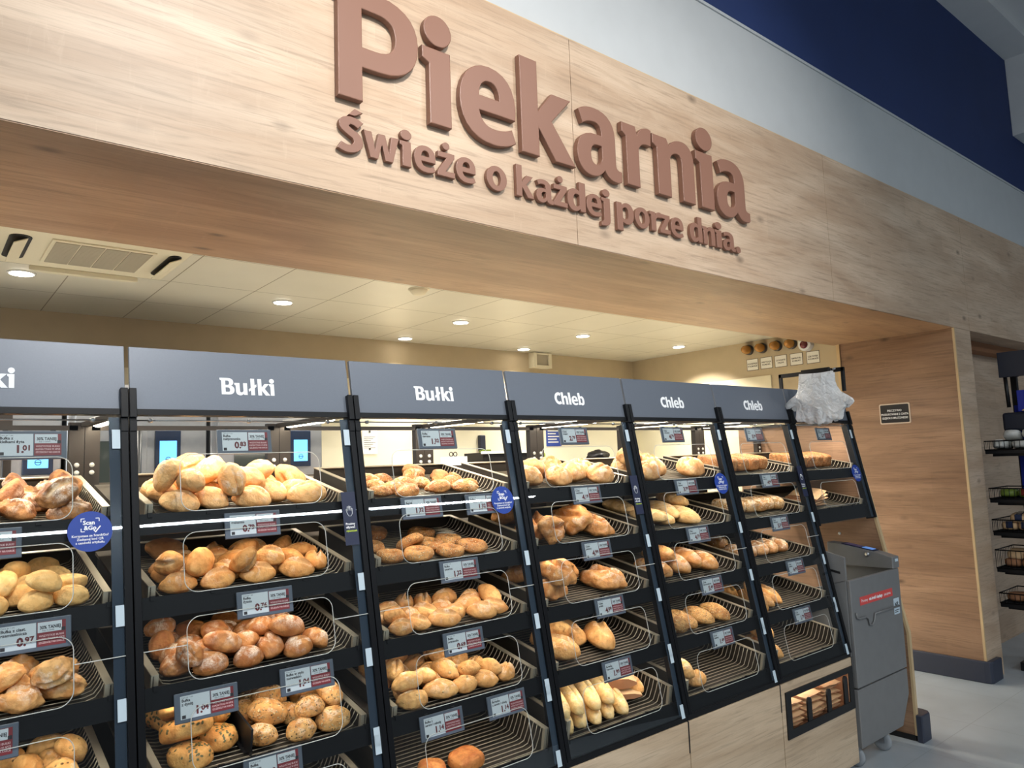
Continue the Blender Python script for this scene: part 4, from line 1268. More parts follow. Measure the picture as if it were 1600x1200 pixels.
 (3, 4): [('oval',0.1466,0.08669,0.06361,8,9,-42,0.85,2), ('oval',0.1805,0.1648,0.09992,-49,-15,-49,0.85,0), ('oval',0.2731,0.1815,0.08338,12,12,-65,0.9,3), ('oval',0.387,0.1022,0.07017,-15,12,-116,0.97,1)],
 (3, 5): [('baguette',0.118,0.136,0.1124,5,-10,65,1,1), ('baguette',0.135,0.14,0.06021,5,-10,65,1,0), ('baguette',0.274,0.136,0.1124,5,-10,65,1,3), ('baguette',0.279,0.14,0.06021,5,-10,65,1,2), ('baguette',0.423,0.14,0.06021,5,-10,65,1,0), ('baguette',0.196,0.142,0.1136,5,-10,65,1,2), ('baguette',0.207,0.146,0.06138,5,-10,65,1,1), ('baguette',0.351,0.146,0.06138,5,-10,65,1,3), ('baguette',0.352,0.142,0.1136,5,-10,65,1,0), ('croll',0.529,0.1253,0.0759,-8,11,-75,0.85,3)],
 (4, 1): [('round',0.1452,0.05097,0.05665,-3,11,-125,0.99,1), ('round',0.2512,0.1168,0.0736,17,7,-30,1.15,2), ('round',0.4979,0.0826,0.06659,-1,15,-114,1.15,1), ('round',0.149,0.1974,0.08228,-6,16,-135,0.85,3), ('round',0.1311,0.1348,0.1297,38,15,-42,0.88,0), ('round',0.3444,0.2145,0.09238,-2,18,-92,1.15,2)],
 (4, 2): [('longpale',0.1637,0.1118,0.0703,5,9,-55,0.85,1), ('longpale',0.2443,0.134,0.057,12,11,-77,0.87,2), ('longpale',0.4017,0.121,0.0589,11,11,-97,1.15,0), ('longpale',0.1406,0.2668,0.1065,-9,11,-77,0.85,0), ('longpale',0.3329,0.1849,0.0837,6,11,-96,1.15,0), ('longpale',0.4583,0.2111,0.1243,-5,11,-80,0.85,2)],
 (4, 3): [('stripe',0.1815,0.12,0.1141,-28,2,-88,0.85,0), ('stripe',0.1252,0.1061,0.0621,11,12,-73,0.89,0), ('stripe',0.4564,0.09637,0.0614,5,11,-100,0.95,0), ('stripe',0.2636,0.124,0.07141,-3,11,-94,1.14,0), ('stripe',0.3701,0.1358,0.07903,-30,6,-98,1.1,1)],
 (4, 4): [('grain',0.1128,0.06024,0.05349,125,18,-73,0.85,2), ('grain',0.2125,0.08208,0.05263,4,14,-80,0.85,3), ('grain',0.3324,0.08153,0.05255,3,13,-82,0.85,2), ('grain',0.4484,0.07942,0.0526,5,14,-82,0.85,0)],
 (4, 5): [('croll',0.1194,0.0654,0.0987,8,11,-91,0.92,0), ('croll',0.1916,0.0618,0.0466,5,5,-25,0.85,2)],
 (5, 1): [('tin',0.212,0.1555,0.0732,2,-11,80,0.96,1), ('tin',0.306,0.1554,0.0732,1,-11,86,0.98,0), ('tin',0.4,0.1582,0.0737,1,-11,86,1.03,1), ('tin',0.118,0.1588,0.0739,1,-11,82,1.05,1), ('tin',0.494,0.1623,0.0746,1,-11,86,0.97,0)],
 (5, 2): [('oat',0.28,0.1289,0.065,1,-11,85,0.99,1), ('oat',0.366,0.1255,0.0644,1,-11,84,1.03,3), ('oat',0.538,0.127,0.0647,2,-11,79,0.96,0), ('oat',0.108,0.1375,0.0667,1,-11,85,1.04,1), ('oat',0.194,0.1355,0.0663,2,-11,81,0.99,3), ('oat',0.452,0.1352,0.0663,2,-11,78,0.99,3)],
 (5, 3): [('white',0.112,0.1299,0.0632,1,-11,83,0.96,2), ('white',0.296,0.1271,0.0627,2,-11,79,0.97,1), ('white',0.48,0.1265,0.0626,2,-11,78,0.96,1), ('white',0.2,0.2961,0.0956,3,-10,72,1.01,3), ('white',0.204,0.1328,0.0638,2,-11,78,0.96,0), ('white',0.388,0.1324,0.0637,2,-11,77,1.03,1)],
 (5, 4): [('long',0.128,0.262,0.08733,-4,10,-99,0.85,1), ('long',0.1035,0.0717,0.07873,64,45,-99,0.85,0), ('long',0.1618,0.1063,0.05961,2,12,-86,0.98,2), ('long',0.2627,0.1187,0.06365,-3,10,-105,1.08,3)],
 (5, 5): [('croll',0.1323,0.0687,0.048,-5,11,-74,0.85,0), ('croll',0.1416,0.1732,0.0683,9,10,-60,0.85,0), ('croll',0.1456,0.1252,0.1392,3,10,-108,1.15,1)],
 (6, 1): [('tin',0.21,0.1448,0.0712,2,-11,81,1.02,3), ('tin',0.302,0.1472,0.0716,1,-11,84,1.05,2), ('tin',0.394,0.1492,0.072,1,-11,87,1,1), ('tin',0.118,0.1562,0.0734,2,-11,81,0.97,3), ('tin',0.486,0.15,0.0722,1,-11,86,1.05,2)],
}



def bread_mesh(name, L, Wd, Hh, mat, seed, slash=None, flat=0.55, sq=1.0, lump=0.10, ring=False, taper=0.0, cuts=0, seeds=0, knotty=0.0, knobs=0.0):
    rnd = random.Random(seed)
    nu, nv = 48, 26
    off = Vector((rnd.uniform(0, 50), rnd.uniform(0, 50), rnd.uniform(0, 50)))
    vs, fs, crumb, crust = [], [], [], []
    sgn = lambda q, e: (abs(q) ** e) * (1 if q >= 0 else -1)
    bend = rnd.uniform(-0.12, 0.12) if sq == 1.0 else 0
    for j in range(nv + 1):
        ph = -pi / 2 + pi * j / nv
        for i in range(nu):
            th = 2 * pi * i / nu
            if ring:
                R, rr = 0.325, 0.175
                aa = 2 * pi * j / (nv + 1)
                x = (R + rr * cos(aa)) * cos(th)
                y = (R + rr * cos(aa)) * sin(th)
                z = rr * 2.2 * sin(aa)
                z = z * (1.0 if z > 0 else 0.8)
                p = Vector((x, y, z * 0.95))
            else:
                x = sgn(cos(ph), sq) * sgn(cos(th), sq)
                y = sgn(cos(ph), sq) * sgn(sin(th), sq)
                z = sgn(sin(ph), sq)
                if z < 0:
                    z *= flat
                p = Vector((x * 0.5, y * 0.5, z * 0.5))
                if taper:
                    p.y *= 1 - taper * (abs(x) ** 2)
                    p.z *= 1 - taper * 0.6 * (abs(x) ** 2)
                p.y += bend * (x * x - 0.3) * 0.5
            n = noise.noise(p * 2.3 + off)
            n2 = noise.noise(p * 6.0 + off * 1.7)
            k = 1 + lump * n + lump * 0.5 * n2 + lump * 0.22 * noise.noise(p * 14.0 + off)
            p = Vector((p.x * k, p.y * k, p.z * k))
            cr = 0.0
            ck = 0.0
            topw = max(0.0, min(1.0, (p.z + 0.08) / 0.3))
            if slash == 'long':
                d = p.y - 0.06 * sin(p.x * 6 + off.x)
                endw = max(0.0, 1 - (abs(p.x) / 0.37) ** 4)
                g = math.exp(-(d / 0.075) ** 2) * endw * topw
                lip = math.exp(-((d - 0.13) / 0.05) ** 2) * endw * topw
                p.z += -0.20 * g + 0.10 * lip
                cr = max(g, 0.4 * math.exp(-((d + 0.05) / 0.10) ** 2) * endw * topw)
                ck = lip
            elif slash == 'dent':
                g = math.exp(-(p.y / 0.05) ** 2) * topw * max(0.0, 1 - (abs(p.x) / 0.46) ** 4)
                p.z += -0.13 * g
                cr = 0.35 * g
            elif slash == 'cross':
                g = max(math.exp(-((p.x + p.y * 0.4) / 0.05) ** 2), math.exp(-((p.y - p.x * 0.3) / 0.06) ** 2)) * topw
                p.z += -0.10 * g
                cr = 0.7 * g
                ck = 0.5 * g * (1 - g) * 4
            if cuts:
                for q in range(cuts):
                    xc = -0.36 + 0.72 * (q + 0.5) / cuts
                    d = p.x - xc - p.y * 0.35
                    g = math.exp(-(d / 0.028) ** 2) * topw
                    p.z += -0.07 * g
                    cr = max(cr, g * 0.85)
                    ck = max(ck, 0.8 * math.exp(-((d - 0.05) / 0.02) ** 2) * topw)
            if knotty:
                s_ = sin(p.x * 13 + p.y * 6 + off.x) * cos(p.y * 11 + off.y)
                p *= 1 + knotty * s_
                cr = max(cr, max(0, -s_) * 0.25)
            if knobs:
                p *= 1 + knobs * (0.5 * noise.noise(p * 9 + off))
            vs.append((p.x * L, p.y * Wd, p.z * Hh))
            crumb.append(cr)
            crust.append(ck)
    rows = nv + 1
    for j in range(rows if ring else nv):
        j2 = (j + 1) % rows
        for i in range(nu):
            i2 = (i + 1) % nu
            fs.append((j * nu + i, j * nu + i2, j2 * nu + i2, j2 * nu + i))
    zmin = min(q[2] for q in vs)
    zmax = max(q[2] for q in vs)
    kz = Hh / (zmax - zmin)
    mid = (zmax + zmin) / 2
    vs = [(a, b, (c - mid) * kz) for a, b, c in vs]
    mi = [0] * len(fs)
    if seeds:
        base = len(vs)
        tops = [q for q in range(len(vs)) if vs[q][2] > -0.1 * Hh]
        for s_ in range(seeds):
            c = Vector(vs[rnd.choice(tops)])
            nrm = Vector((c.x / L ** 2, c.y / Wd ** 2, c.z / Hh ** 2)).normalized()
            t1 = nrm.orthogonal().normalized()
            t2 = nrm.cross(t1)
            a = rnd.uniform(0, 2 * pi)
            u_ = t1 * cos(a) + t2 * sin(a)
            v_ = nrm.cross(u_)
            ln, wn, hn = 0.0052, 0.003, 0.0014
            o = len(vs)
            ringp = [u_ * ln, u_ * ln * 0.5 + v_ * wn, -u_ * ln * 0.5 + v_ * wn, -u_ * ln, -u_ * ln * 0.5 - v_ * wn, u_ * ln * 0.5 - v_ * wn]
            for q in ringp:
                vs.append(tuple(c + q + nrm * 0.0002))
                crumb.append(0)
                crust.append(0)
            vs.append(tuple(c + nrm * (hn + 0.0006)))
            crumb.append(0)
            crust.append(0)
            for q in range(6):
                fs.append((o + q, o + (q + 1) % 6, o + 6))
                mi.append(1)
    me = bpy.data.meshes.new(name)
    me.from_pydata(vs, [], fs)
    me.materials.append(mat)
    if seeds:
        me.materials.append(M['pumpkin_seed'])
    me.polygons.foreach_set('material_index', mi)
    me.polygons.foreach_set('use_smooth', [True] * len(fs))
    at = me.attributes.new('crumb', 'FLOAT', 'POINT')
    at.data.foreach_set('value', crumb)
    at = me.attributes.new('crust', 'FLOAT', 'POINT')
    at.data.foreach_set('value', crust)
    me.update()
    return me


SES = ((232, 206, 150), (120, 80, 40))
GRN = ((228, 200, 150), (92, 66, 40))
OAT = ((240, 228, 205), (206, 178, 130))
POP = ((120, 104, 88), (228, 205, 165))
KIND = {  # name, L, W, H, (light, dark, flour, speck, scale, amount), mesh options, wording, category
    'rustic': ('rye_roll', .118, .078, .062, ((190, 132, 76), (126, 76, 38), .95), dict(slash='long', lump=.18), 'flour-dusted brown rye roll', 'roll'),
    'pale': ('milk_roll', .095, .066, .055, ((240, 204, 140), (226, 178, 108), 0), dict(slash='dent', lump=.06), 'smooth pale milk roll', 'roll'),
    'country': ('country_roll', .112, .078, .062, ((228, 180, 116), (196, 134, 74), .5), dict(slash='long', lump=.2, knobs=.08), 'rough golden country roll', 'roll'),
    'golden': ('dotted_roll', .086, .068, .054, ((236, 190, 122), (218, 160, 92), .1, SES, 120, .12), dict(lump=.08), 'round golden speckled roll', 'roll'),
    'bun': ('wheat_bun', .122, .082, .066, ((238, 192, 132), (220, 164, 102), .28), dict(slash='dent', lump=.1), 'plump pale wheat bun', 'bun'),
    'split': ('split_roll', .112, .072, .06, ((224, 168, 100), (198, 132, 68), .08), dict(slash='long', lump=.07, taper=.25), 'glossy golden split roll', 'roll'),
    'flour': ('floured_roll', .098, .07, .058, ((204, 142, 82), (164, 100, 52), .7), dict(slash='dent', lump=.11, taper=.12), 'small brown floured roll', 'roll'),
    'pumpkin': ('pumpkin_seed_roll', .122, .095, .058, ((234, 182, 108), (206, 142, 74), 0), dict(sq=.62, lump=.08, seeds=90), 'square pumpkin-seed roll', 'roll'),
    'multi': ('multigrain_roll', .1, .075, .058, ((222, 174, 108), (184, 128, 70), .2, GRN, 150, .6), dict(lump=.1, sq=.9), 'seedy multigrain roll', 'roll'),
    'seeded': ('seeded_roll', .092, .06, .042, ((206, 148, 86), (160, 100, 52), .15, SES, 190, .6), dict(lump=.14, taper=.2), 'flat brown sesame roll', 'roll'),
    'bagel': ('bagel', .1, .088, .036, ((214, 160, 98), (176, 116, 64), 0, POP, 200, .6), dict(ring=True, lump=.08), 'ring bagel with seeds', 'bagel'),
    'roll': ('crusty_roll', .1, .062, .055, ((228, 174, 108), (200, 138, 78), .3), dict(slash='long', lump=.08, taper=.18), 'crusty slashed roll', 'roll'),
    'finger': ('finger_roll', .1, .062, .054, ((226, 176, 110), (204, 148, 86), .15, SES, 90, .06), dict(slash='dent', lump=.12, taper=.15), 'golden finger roll', 'roll'),
    'square': ('cheese_roll', .105, .09, .045, ((206, 140, 76), (170, 98, 48), 0), dict(sq=.55, lump=.05), 'square dark-baked roll', 'roll'),
    'round': ('round_loaf', .135, .118, .086, ((226, 178, 120), (194, 138, 84), .45), dict(slash='cross', lump=.09), 'round floured loaf', 'loaf'),
    'knot': ('knotted_loaf', .2, .125, .088, ((222, 166, 102), (188, 124, 68), .35), dict(slash='long', lump=.16, knotty=.09), 'knotted country loaf', 'loaf'),
    'oval': ('oval_loaf', .2, .12, .092, ((232, 182, 116), (206, 146, 82), .15), dict(slash='long', lump=.05), 'large oval slashed loaf', 'loaf'),
    'baguette': ('baguette', .30, .062, .06, ((242, 212, 152), (228, 188, 122), .2), dict(slash='dent', lump=.05, sq=.7, flat=.8), 'pale baguette', 'baguette'),
    'longpale': ('long_loaf', .205, .095, .066, ((238, 200, 138), (220, 172, 108), .1), dict(cuts=3, lump=.04), 'long pale loaf', 'loaf'),
    'stripe': ('striped_loaf', .205, .102, .08, ((220, 166, 100), (184, 122, 66), .55), dict(cuts=4, lump=.07), 'rustic loaf with slashes', 'loaf'),
    'grain': ('grain_loaf', .18, .092, .07, ((214, 164, 100), (172, 118, 66), 0, GRN, 150, .75), dict(lump=.06), 'seed-crusted loaf', 'loaf'),
    'tin': ('tin_loaf', .155, .085, .076, ((200, 140, 84), (160, 102, 58), 0, GRN, 170, .8), dict(sq=.45, lump=.03, flat=1.0), 'brown seeded tin loaf', 'loaf'),
    'oat': ('oat_loaf', .125, .08, .07, ((214, 170, 110), (176, 126, 74), .7, OAT, 130, .7), dict(sq=.65, lump=.05, flat=.9), 'tin loaf topped with oat flakes', 'loaf'),
    'white': ('floured_loaf', .125, .085, .068, ((212, 158, 100), (176, 118, 66), .95, OAT, 100, .3), dict(cuts=3, lump=.06, sq=.8), 'white-floured striped loaf', 'loaf'),
    'long': ('long_crusty_loaf', .21, .085, .07, ((232, 178, 108), (204, 140, 74), .25), dict(slash='long', lump=.05, taper=.2), 'long golden crusty loaf', 'loaf'),
    'croll': ('butter_roll', .14, .085, .075, ((234, 180, 112), (214, 150, 84), .05), dict(cuts=3, lump=.08, taper=.3), 'butter roll with ridges', 'roll'),
}
KM = {}
DARKCUT = {'stripe': (150, 94, 48), 'white': (146, 92, 50), 'knot': (176, 112, 60), 'round': (186, 124, 68)}
for kd, (nm, L_, W_, H_, mt, opt, wording, cat) in KIND.items():
    bm_ = bread_mat(nm + '_crust', *mt[:2], flour=mt[2], speck=(mt[3] if len(mt) > 3 else None), speck_scale=(mt[4] if len(mt) > 4 else 140), speck_amt=(mt[5] if len(mt) > 5 else .5), crumb=DARKCUT.get(kd, (240, 212, 160)))
    KM[kd] = [bread_mesh(nm, L_, W_, H_, bm_, hash_ * 13 + len(nm), **opt) for hash_ in range(4)]

ROWW = ['front row', 'second row', 'third row', 'back row']
for (k, s), items in BREADS.items():
    bx = BX0 + BW * (k - 1)
    z0 = ZT[s - 1] - DROP
    yf = front_y(ZT[s - 1]) + 0.036
    bykind = {}
    for it in items:
        bykind.setdefault(it[0], []).append(it)
    for kd, its in bykind.items():
        nm, L_, W_, H_, mt, opt, wording, cat = KIND[kd]
        # rows by how far in from the tray lip
        its = sorted(its, key=lambda q: q[2])
        nrow = 1 if len(its) < 5 else (2 if len(its) < 11 else (3 if len(its) < 17 else 4))
        per = -(-len(its) // nrow)
        for r_ in range(nrow):
            row = sorted(its[r_ * per:(r_ + 1) * per], key=lambda q: q[1])
            rw = '' if nrow == 1 else (ROWW[r_] if r_ < nrow - 1 else 'back row') + ' of '
            for q, (kd_, tx, ty, tz, rx, ry, rz, sc, vr) in enumerate(row):
                o = bpy.data.objects.new(nm, KM[kd][vr])
                COL.objects.link(o)
                o.location = (bx + tx, yf + ty, z0 + tz)
                o.rotation_euler = (radians(rx), radians(ry), radians(rz))
                o.scale = (sc, .5 + .5 * sc, .5 + .5 * sc)
                if len(its) == 1:
                    lab = 'single %s on the %s tray of the %s' % (wording, TRAYW[s - 1], CASE[k])
                else:
                    pos = ('%s along ' % ORD[q]) if len(row) > 1 else 'alone in '
                    lab = '%s, %s%s%s tray, %s' % (wording, pos, rw, TRAYW[s - 1], CASE[k])
                tag(o, lab, cat, '%ss on the %s tray of the %s' % (wording, TRAYW[s - 1], CASE[k]))

DIVX = 0.285
# ------------------------------------------------------------------ paper bags
def paper_bag(loc, L, Wd, t, yaw, tilt, label, group, seed, open_end=True, pitch=0.0):
    rnd = random.Random(seed)
    b = MB()
    nx, ny = 10, 4
    for sd in (0, 1):
        vs = []
        for i in range(nx + 1):
            for j in range(ny + 1):
                u = i / nx - 0.5
                v = j / ny - 0.5
                z = (t / 2 if sd else -t / 2) * (1 - (2 * abs(v)) ** 4 * 0.75)
                if open_end:
                    z *= 0.4 + 1.0 * max(0, 1 - abs(u + 0.1) * 1.3)
                z += 0.004 * noise.noise(Vector((u * 4, v * 4, seed * 3.1 + sd * 9)))
                vs.append((u * L, v * Wd, z))
        fs = []
        for i in range(nx):
            for j in range(ny):
                a = i * (ny + 1) + j
                q = (a, a + ny + 1, a + ny + 2, a + 1)
                fs.append(q if sd else q[::-1])
        b.add(vs, fs, 0)
    n1 = (nx + 1) * (ny + 1)
    side = []
    for i in range(nx):
        for j in (0, ny):
            a = i * (ny + 1) + j
            side.append((a, a + ny + 1, a + ny + 1 + n1, a + n1))
    for j in range(ny):
        for i in (0, nx):
            a = i * (ny + 1) + j
            side.append((a, a + 1, a + 1 + n1, a + n1))
    b.f += side
    b.mi += [1] * len(side)
    b.sm += [False] * len(side)
    o = b.build('paper_bag', [M['kraft'], M['kraft_dark']])
    o.location = loc
    o.rotation_euler = (tilt, pitch, yaw)
    tag(o, label, 'paper bag', group)
    return o


HT = ['lowest', 'second from the bottom', 'third from the bottom', 'fourth from the bottom', 'fifth from the bottom', 'topmost']
for c, (xx, n) in enumerate(((3.235, 5), (3.415, 5), (3.585, 6))):
    nm = ('beside the first divider', 'between the two dividers', 'beside the last divider')[c]
    for q in range(n):
        paper_bag((xx + 0.006 * sin(q * 2.1 + c), 2.09 + 0.008 * cos(q * 1.7), 0.362 + 0.0225 * q + 0.002), 0.15, 0.25, 0.020, 0.06 * sin(q * 3 + c), 0.03 * sin(q * 1.3),
                  'folded kraft bag in the base slot, %s, %s' % (HT[q] if q < n - 1 else 'topmost', nm), 'kraft bags in the slot of the wood base', q + c * 10, False, 0.05 * sin(q * 2.2 + c))
# kraft bags on the trays
zt = ZT[4] - DROP
yf5 = front_y(ZT[4]) + 0.036
for q, (xx, dy, dz, yaw, L_, lab) in enumerate(((2.30, 0.205, 0.036, 1.05, 0.28, 'flat kraft bag underneath the filled one beside the baguettes'), (2.295, 0.215, 0.082, 0.98, 0.28, 'filled kraft bread bag lying on another beside the baguettes'),
                                                (2.22, 0.335, 0.110, 0.95, 0.16, 'kraft bag behind the baguettes, partly hidden by the price tag'))):
    paper_bag((xx, yf5 + dy, zt + dy * tan(A11) + dz), L_, 0.13, 0.045 if q else 0.025, yaw, 0.0, lab, 'kraft bags on the baguette tray', 40 + q, True, -A11)
zt = ZT[1] - DROP
yf2 = front_y(ZT[1]) + 0.036
for q in range(5):
    paper_bag((3.99 + 0.006 * q, yf2 + 0.14, zt + 0.14 * tan(A11) + 0.013 + 0.0125 * q), 0.20, 0.16, 0.012, 0.12 * sin(q * 2) + 0.1, A11 * 0.9,
              'kraft bag on the second tray of the end case, %s of the stack' % (['lowest', 'second from bottom', 'middle one', 'second from top', 'topmost'][q]), 'kraft bags in the end case', 60 + q, False, -0.05 * q)

t_ = thing('tray_divider', 'black divider plate between the pumpkin-seed and multigrain rolls', 'divider', (BX0 + DIVX, front_y(ZT[3]) + 0.06, ZT[3] - DROP))
Td = lambda x, y, h: Vector((BX0 + DIVX + x, front_y(ZT[3]) + 0.036 + y * cos(A11) - h * sin(A11), ZT[3] - DROP + y * sin(A11) + h * cos(A11)))
MB().box(-0.003, 0.003, 0.014, 0.40, 0.003, 0.075, T=Td).build('plate', M['black'], t_)
MB().box(-0.012, 0.012, 0.03, 0.39, 0.0025, 0.006, T=Td).build('foot', M['black'], t_)

# ------------------------------------------------------------------ bread slicer
sl = thing('bread_slicer', 'grey metal bread slicing machine under the short end case', 'bread slicer', (4.055, 2.12, 0))
X0, X1, Y0, Y1 = 3.772, 4.332, 1.93, 2.30
b = MB()
b.box(X0, X1, Y0, Y0 + 0.02, 0.42, 0.955)
b.prism([(Y0 + 0.02, 0.42), (Y1, 0.42), (Y1, 0.70), (Y0 + 0.2, 0.90), (Y0 + 0.02, 0.955)], 'x', X0, X0 + 0.02)
b.box(X1 - 0.02, X1, Y0 + 0.02, Y1, 0.42, 0.955)
b.box(X0, X1, Y1, Y1 + 0.02, 0.42, 0.80)
b.box(X0 + 0.02, X1 - 0.02, Y0 + 0.02, Y1, 0.42, 0.60)
b.build('body', M['slicer'], sl, 0.004)
b = MB()
# lower housing, its foot swept back towards the end panel
b.prism([(X0, 0.13), (X1 - 0.10, 0.13), (X1, 0.28), (X1, 0.412), (X0, 0.412)], 'y', Y0 + 0.002, Y1 + 0.01)
b.build('lower_panel', M['slicer'], sl, 0.004)
# cheeks beside the hopper
MB().prism([(Y0 + 0.02, 0.955), (Y0 + 0.14, 0.92), (Y0 + 0.14, 1.10), (1.965, 1.075), (Y0 + 0.02, 1.07)], 'x', X0 - 0.004, X0 + 0.012).build('side_cheek', M['slicer'], sl)
MB().prism([(1.975, 0.985), (2.05, 1.0), (2.05, 1.012), (1.975, 0.997)], 'x', X0 - 0.006, X0 + 0.013).build('cheek_slot', M['black'], sl)
b = MB()
prof = [(Y0 - 0.004, 0.958), (Y1, 0.958), (Y1, 1.085), (2.22, 1.078), (2.02, 1.045), (Y0 - 0.004, 1.022)]
b.prism(prof, 'x', X1 - 0.075, X1 + 0.004)
b.build('cover', M['slicer'], sl, 0.004)
b = MB()
b.prism([(Y0 + 0.03, 0.94), (Y0 + 0.05, 0.62), (2.17, 0.64), (2.27, 0.80), (Y1, 0.80), (Y1, 0.60), (Y0 + 0.021, 0.60), (Y0 + 0.021, 0.94)], 'x', X0 + 0.021, X1 - 0.076)
b.build('hopper', M['slicer_dark'], sl)
MB().prism([(2.00, 0.66), (2.24, 0.79), (2.24, 0.805), (1.99, 0.68)], 'x', X0 + 0.06, X1 - 0.16).build('feed_plate', M['shelf'], sl, 0.002)
b = MB()
Tc = lambda x, y, n: Vector((x, 2.03 + y * 0.9866 - n * 0.163, 1.0467 + y * 0.163 + n * 0.9866))
b.box(X1 - 0.066, X1 - 0.006, 0.0, 0.19, 0.0, 0.005, T=Tc)
b.build('control_panel', M['navy_sticker'], sl)
cp = sl.children[-1]
MB().box(X1 - 0.060, X1 - 0.012, 0.012, 0.07, 0.005, 0.007, T=Tc).build('display', plain('slicer_display_blue', srgb(92, 140, 210), 0.3, emit=srgb(92, 140, 210), estr=0.6), cp)
MB().box(X1 - 0.060, X1 - 0.012, 0.085, 0.17, 0.005, 0.007, T=Tc).build('keypad', plain('slicer_keypad_purple', srgb(96, 84, 120), 0.4), cp)
MB().box(X1 - 0.045, X1 - 0.012, Y0 - 0.006, Y0 - 0.004, 0.995, 1.010).build('name_plate', M['label_white'], sl)
TS = frame3((0, Y0, 0), (1, 0, 0), (0, 0, 1))
TSr = lambda u, v, n=0.0: TS(3.86 + u, 0.818 + v + 0.0, n)
MB().box(0, 0.37, 0, 0.042, 0.0, 0.0012, T=TSr).build('warning_label', M['red_label'], sl)
wl = sl.children[-1]
b = MB()
put_text(b, TSr, 'Prosimy', 0.021, 0.014, 0.014, 0.0016, 0.005)
put_text(b, TSr, 'nie kroi\u0107 ciep\u0142ego', 0.021, 0.098, 0.014, 0.0016, 0.05, width=0.165)
put_text(b, TSr, 'pieczywa', 0.021, 0.27, 0.014, 0.0016, 0.005)
b.build('lettering', M['white_letter'], wl)
MB().box(4.235, 4.30, Y0 - 0.0015, Y0, 0.715, 0.80).build('rating_plate', M['label_white'], sl)
rt = sl.children[-1]
b = MB()
put_text(b, lambda u, v, n=0.0: TS(u, v, n), 'NS', 0.034, 4.245, 0.755, 0.0018, 0.04)
b.box(4.24, 4.295, Y0 - 0.0019, Y0 - 0.0015, 0.735, 0.739)
b.box(4.24, 4.28, Y0 - 0.0019, Y0 - 0.0015, 0.725, 0.729)
b.build('lettering', M['tag_ink'], rt)
b = MB()
pts = [(3.80, 0.79), (3.805, 0.765), (3.83, 0.757), (3.90, 0.757), (3.925, 0.745), (3.935, 0.71), (3.96, 0.705), (3.985, 0.72), (4.0, 0.757), (4.29, 0.757)]
b.tube([TS(x, z, 0.006) for x, z in pts], 0.005, 6)
b.build('tray_lip', M['slicer'], sl)
b = MB()
b.lathe([(0.012, 0.0), (0.012, 0.018)], 14, (4.262, 2.06, 1.03), Matrix.Rotation(-pi / 2, 3, 'Y'))
b.build('hopper_knob', M['steel'], sl)
for (cx, cy) in ((3.86, 2.02), (4.16, 2.02), (3.86, 2.25), (4.16, 2.25)):
    cs = MB().lathe([(0.03, -0.014), (0.046, -0.012), (0.052, 0), (0.046, 0.012), (0.03, 0.014)], 20, (cx, cy, 0.052), Matrix.Rotation(pi / 2, 3, 'Y')).build('caster', M['rubber'], sl)
    MB().box(cx - 0.02, cx + 0.02, cy - 0.025, cy + 0.025, 0.09, 0.132).box(cx - 0.02, cx - 0.016, cy - 0.02, cy + 0.02, 0.045, 0.09).box(cx + 0.016, cx + 0.02, cy - 0.02, cy + 0.02, 0.045, 0.09).build('bracket', M['steel'], cs)

# ------------------------------------------------------------------ glove dispenser on the end case
GX = 3.795
gd = thing('glove_dispenser', 'black metal bracket with a clamp bar standing out from the last header', 'glove dispenser', (GX + 0.01, 2.08, 1.99))
b = MB()
b.box(GX + 0.004, GX + 0.018, 2.243, 2.262, 1.976, 2.058)
b.box(GX + 0.004, GX + 0.018, 1.885, 1.903, 1.93, 2.058)
b.box(GX + 0.004, GX + 0.018, 1.885, 2.262, 2.036, 2.058)
b.build('frame', M['black'], gd, 0.002)
MB().box(GX - 0.034, GX - 0.018, 1.945, 2.105, 2.022, 2.062).build('clamp_bar', M['black'], gd, 0.003)
b = MB()
b.tube([(GX - 0.028, 1.955, 2.046), (GX + 0.010, 1.955, 2.046)], 0.005, 8)
b.tube([(GX - 0.028, 2.095, 2.046), (GX + 0.010, 2.095, 2.046)], 0.005, 8)
b.tube([(GX - 0.024, 1.93, 2.048), (GX - 0.024, 1.915, 2.052)], 0.006, 8)
b.build('hook', M['steel'], gd)


def glove_mesh(seed):
    """flat disposable glove hanging from its cuff: a puffed film with four fingers, thumb to one side"""
    rnd = random.Random(seed)
    # outline in (u along the shelf depth, v up); the cuff at v = 0, fingers down
    out = [(-.085, 0), (-.088, -.05), (-.095, -.10), (-.112, -.135), (-.150, -.165), (-.172, -.185), (-.178, -.205), (-.165, -.222), (-.140, -.220), (-.115, -.200), (-.100, -.196),
           (-.104, -.24), (-.107, -.285), (-.098, -.305), (-.078, -.308), (-.064, -.292), (-.056, -.235), (-.052, -.215), (-.049, -.235),
           (-.050, -.298), (-.040, -.322), (-.022, -.324), (-.008, -.306), (-.004, -.235), (-.002, -.208), (.001, -.235),
           (0.003, -.304), (.012, -.326), (.030, -.326), (.042, -.308), (.046, -.235), (.050, -.212), (.054, -.235),
           (.058, -.290), (.066, -.308), (.085, -.304), (.096, -.286), (.098, -.24), (.096, -.18), (.092, -.10), (.086, -.05), (.085, 0)]
    return out


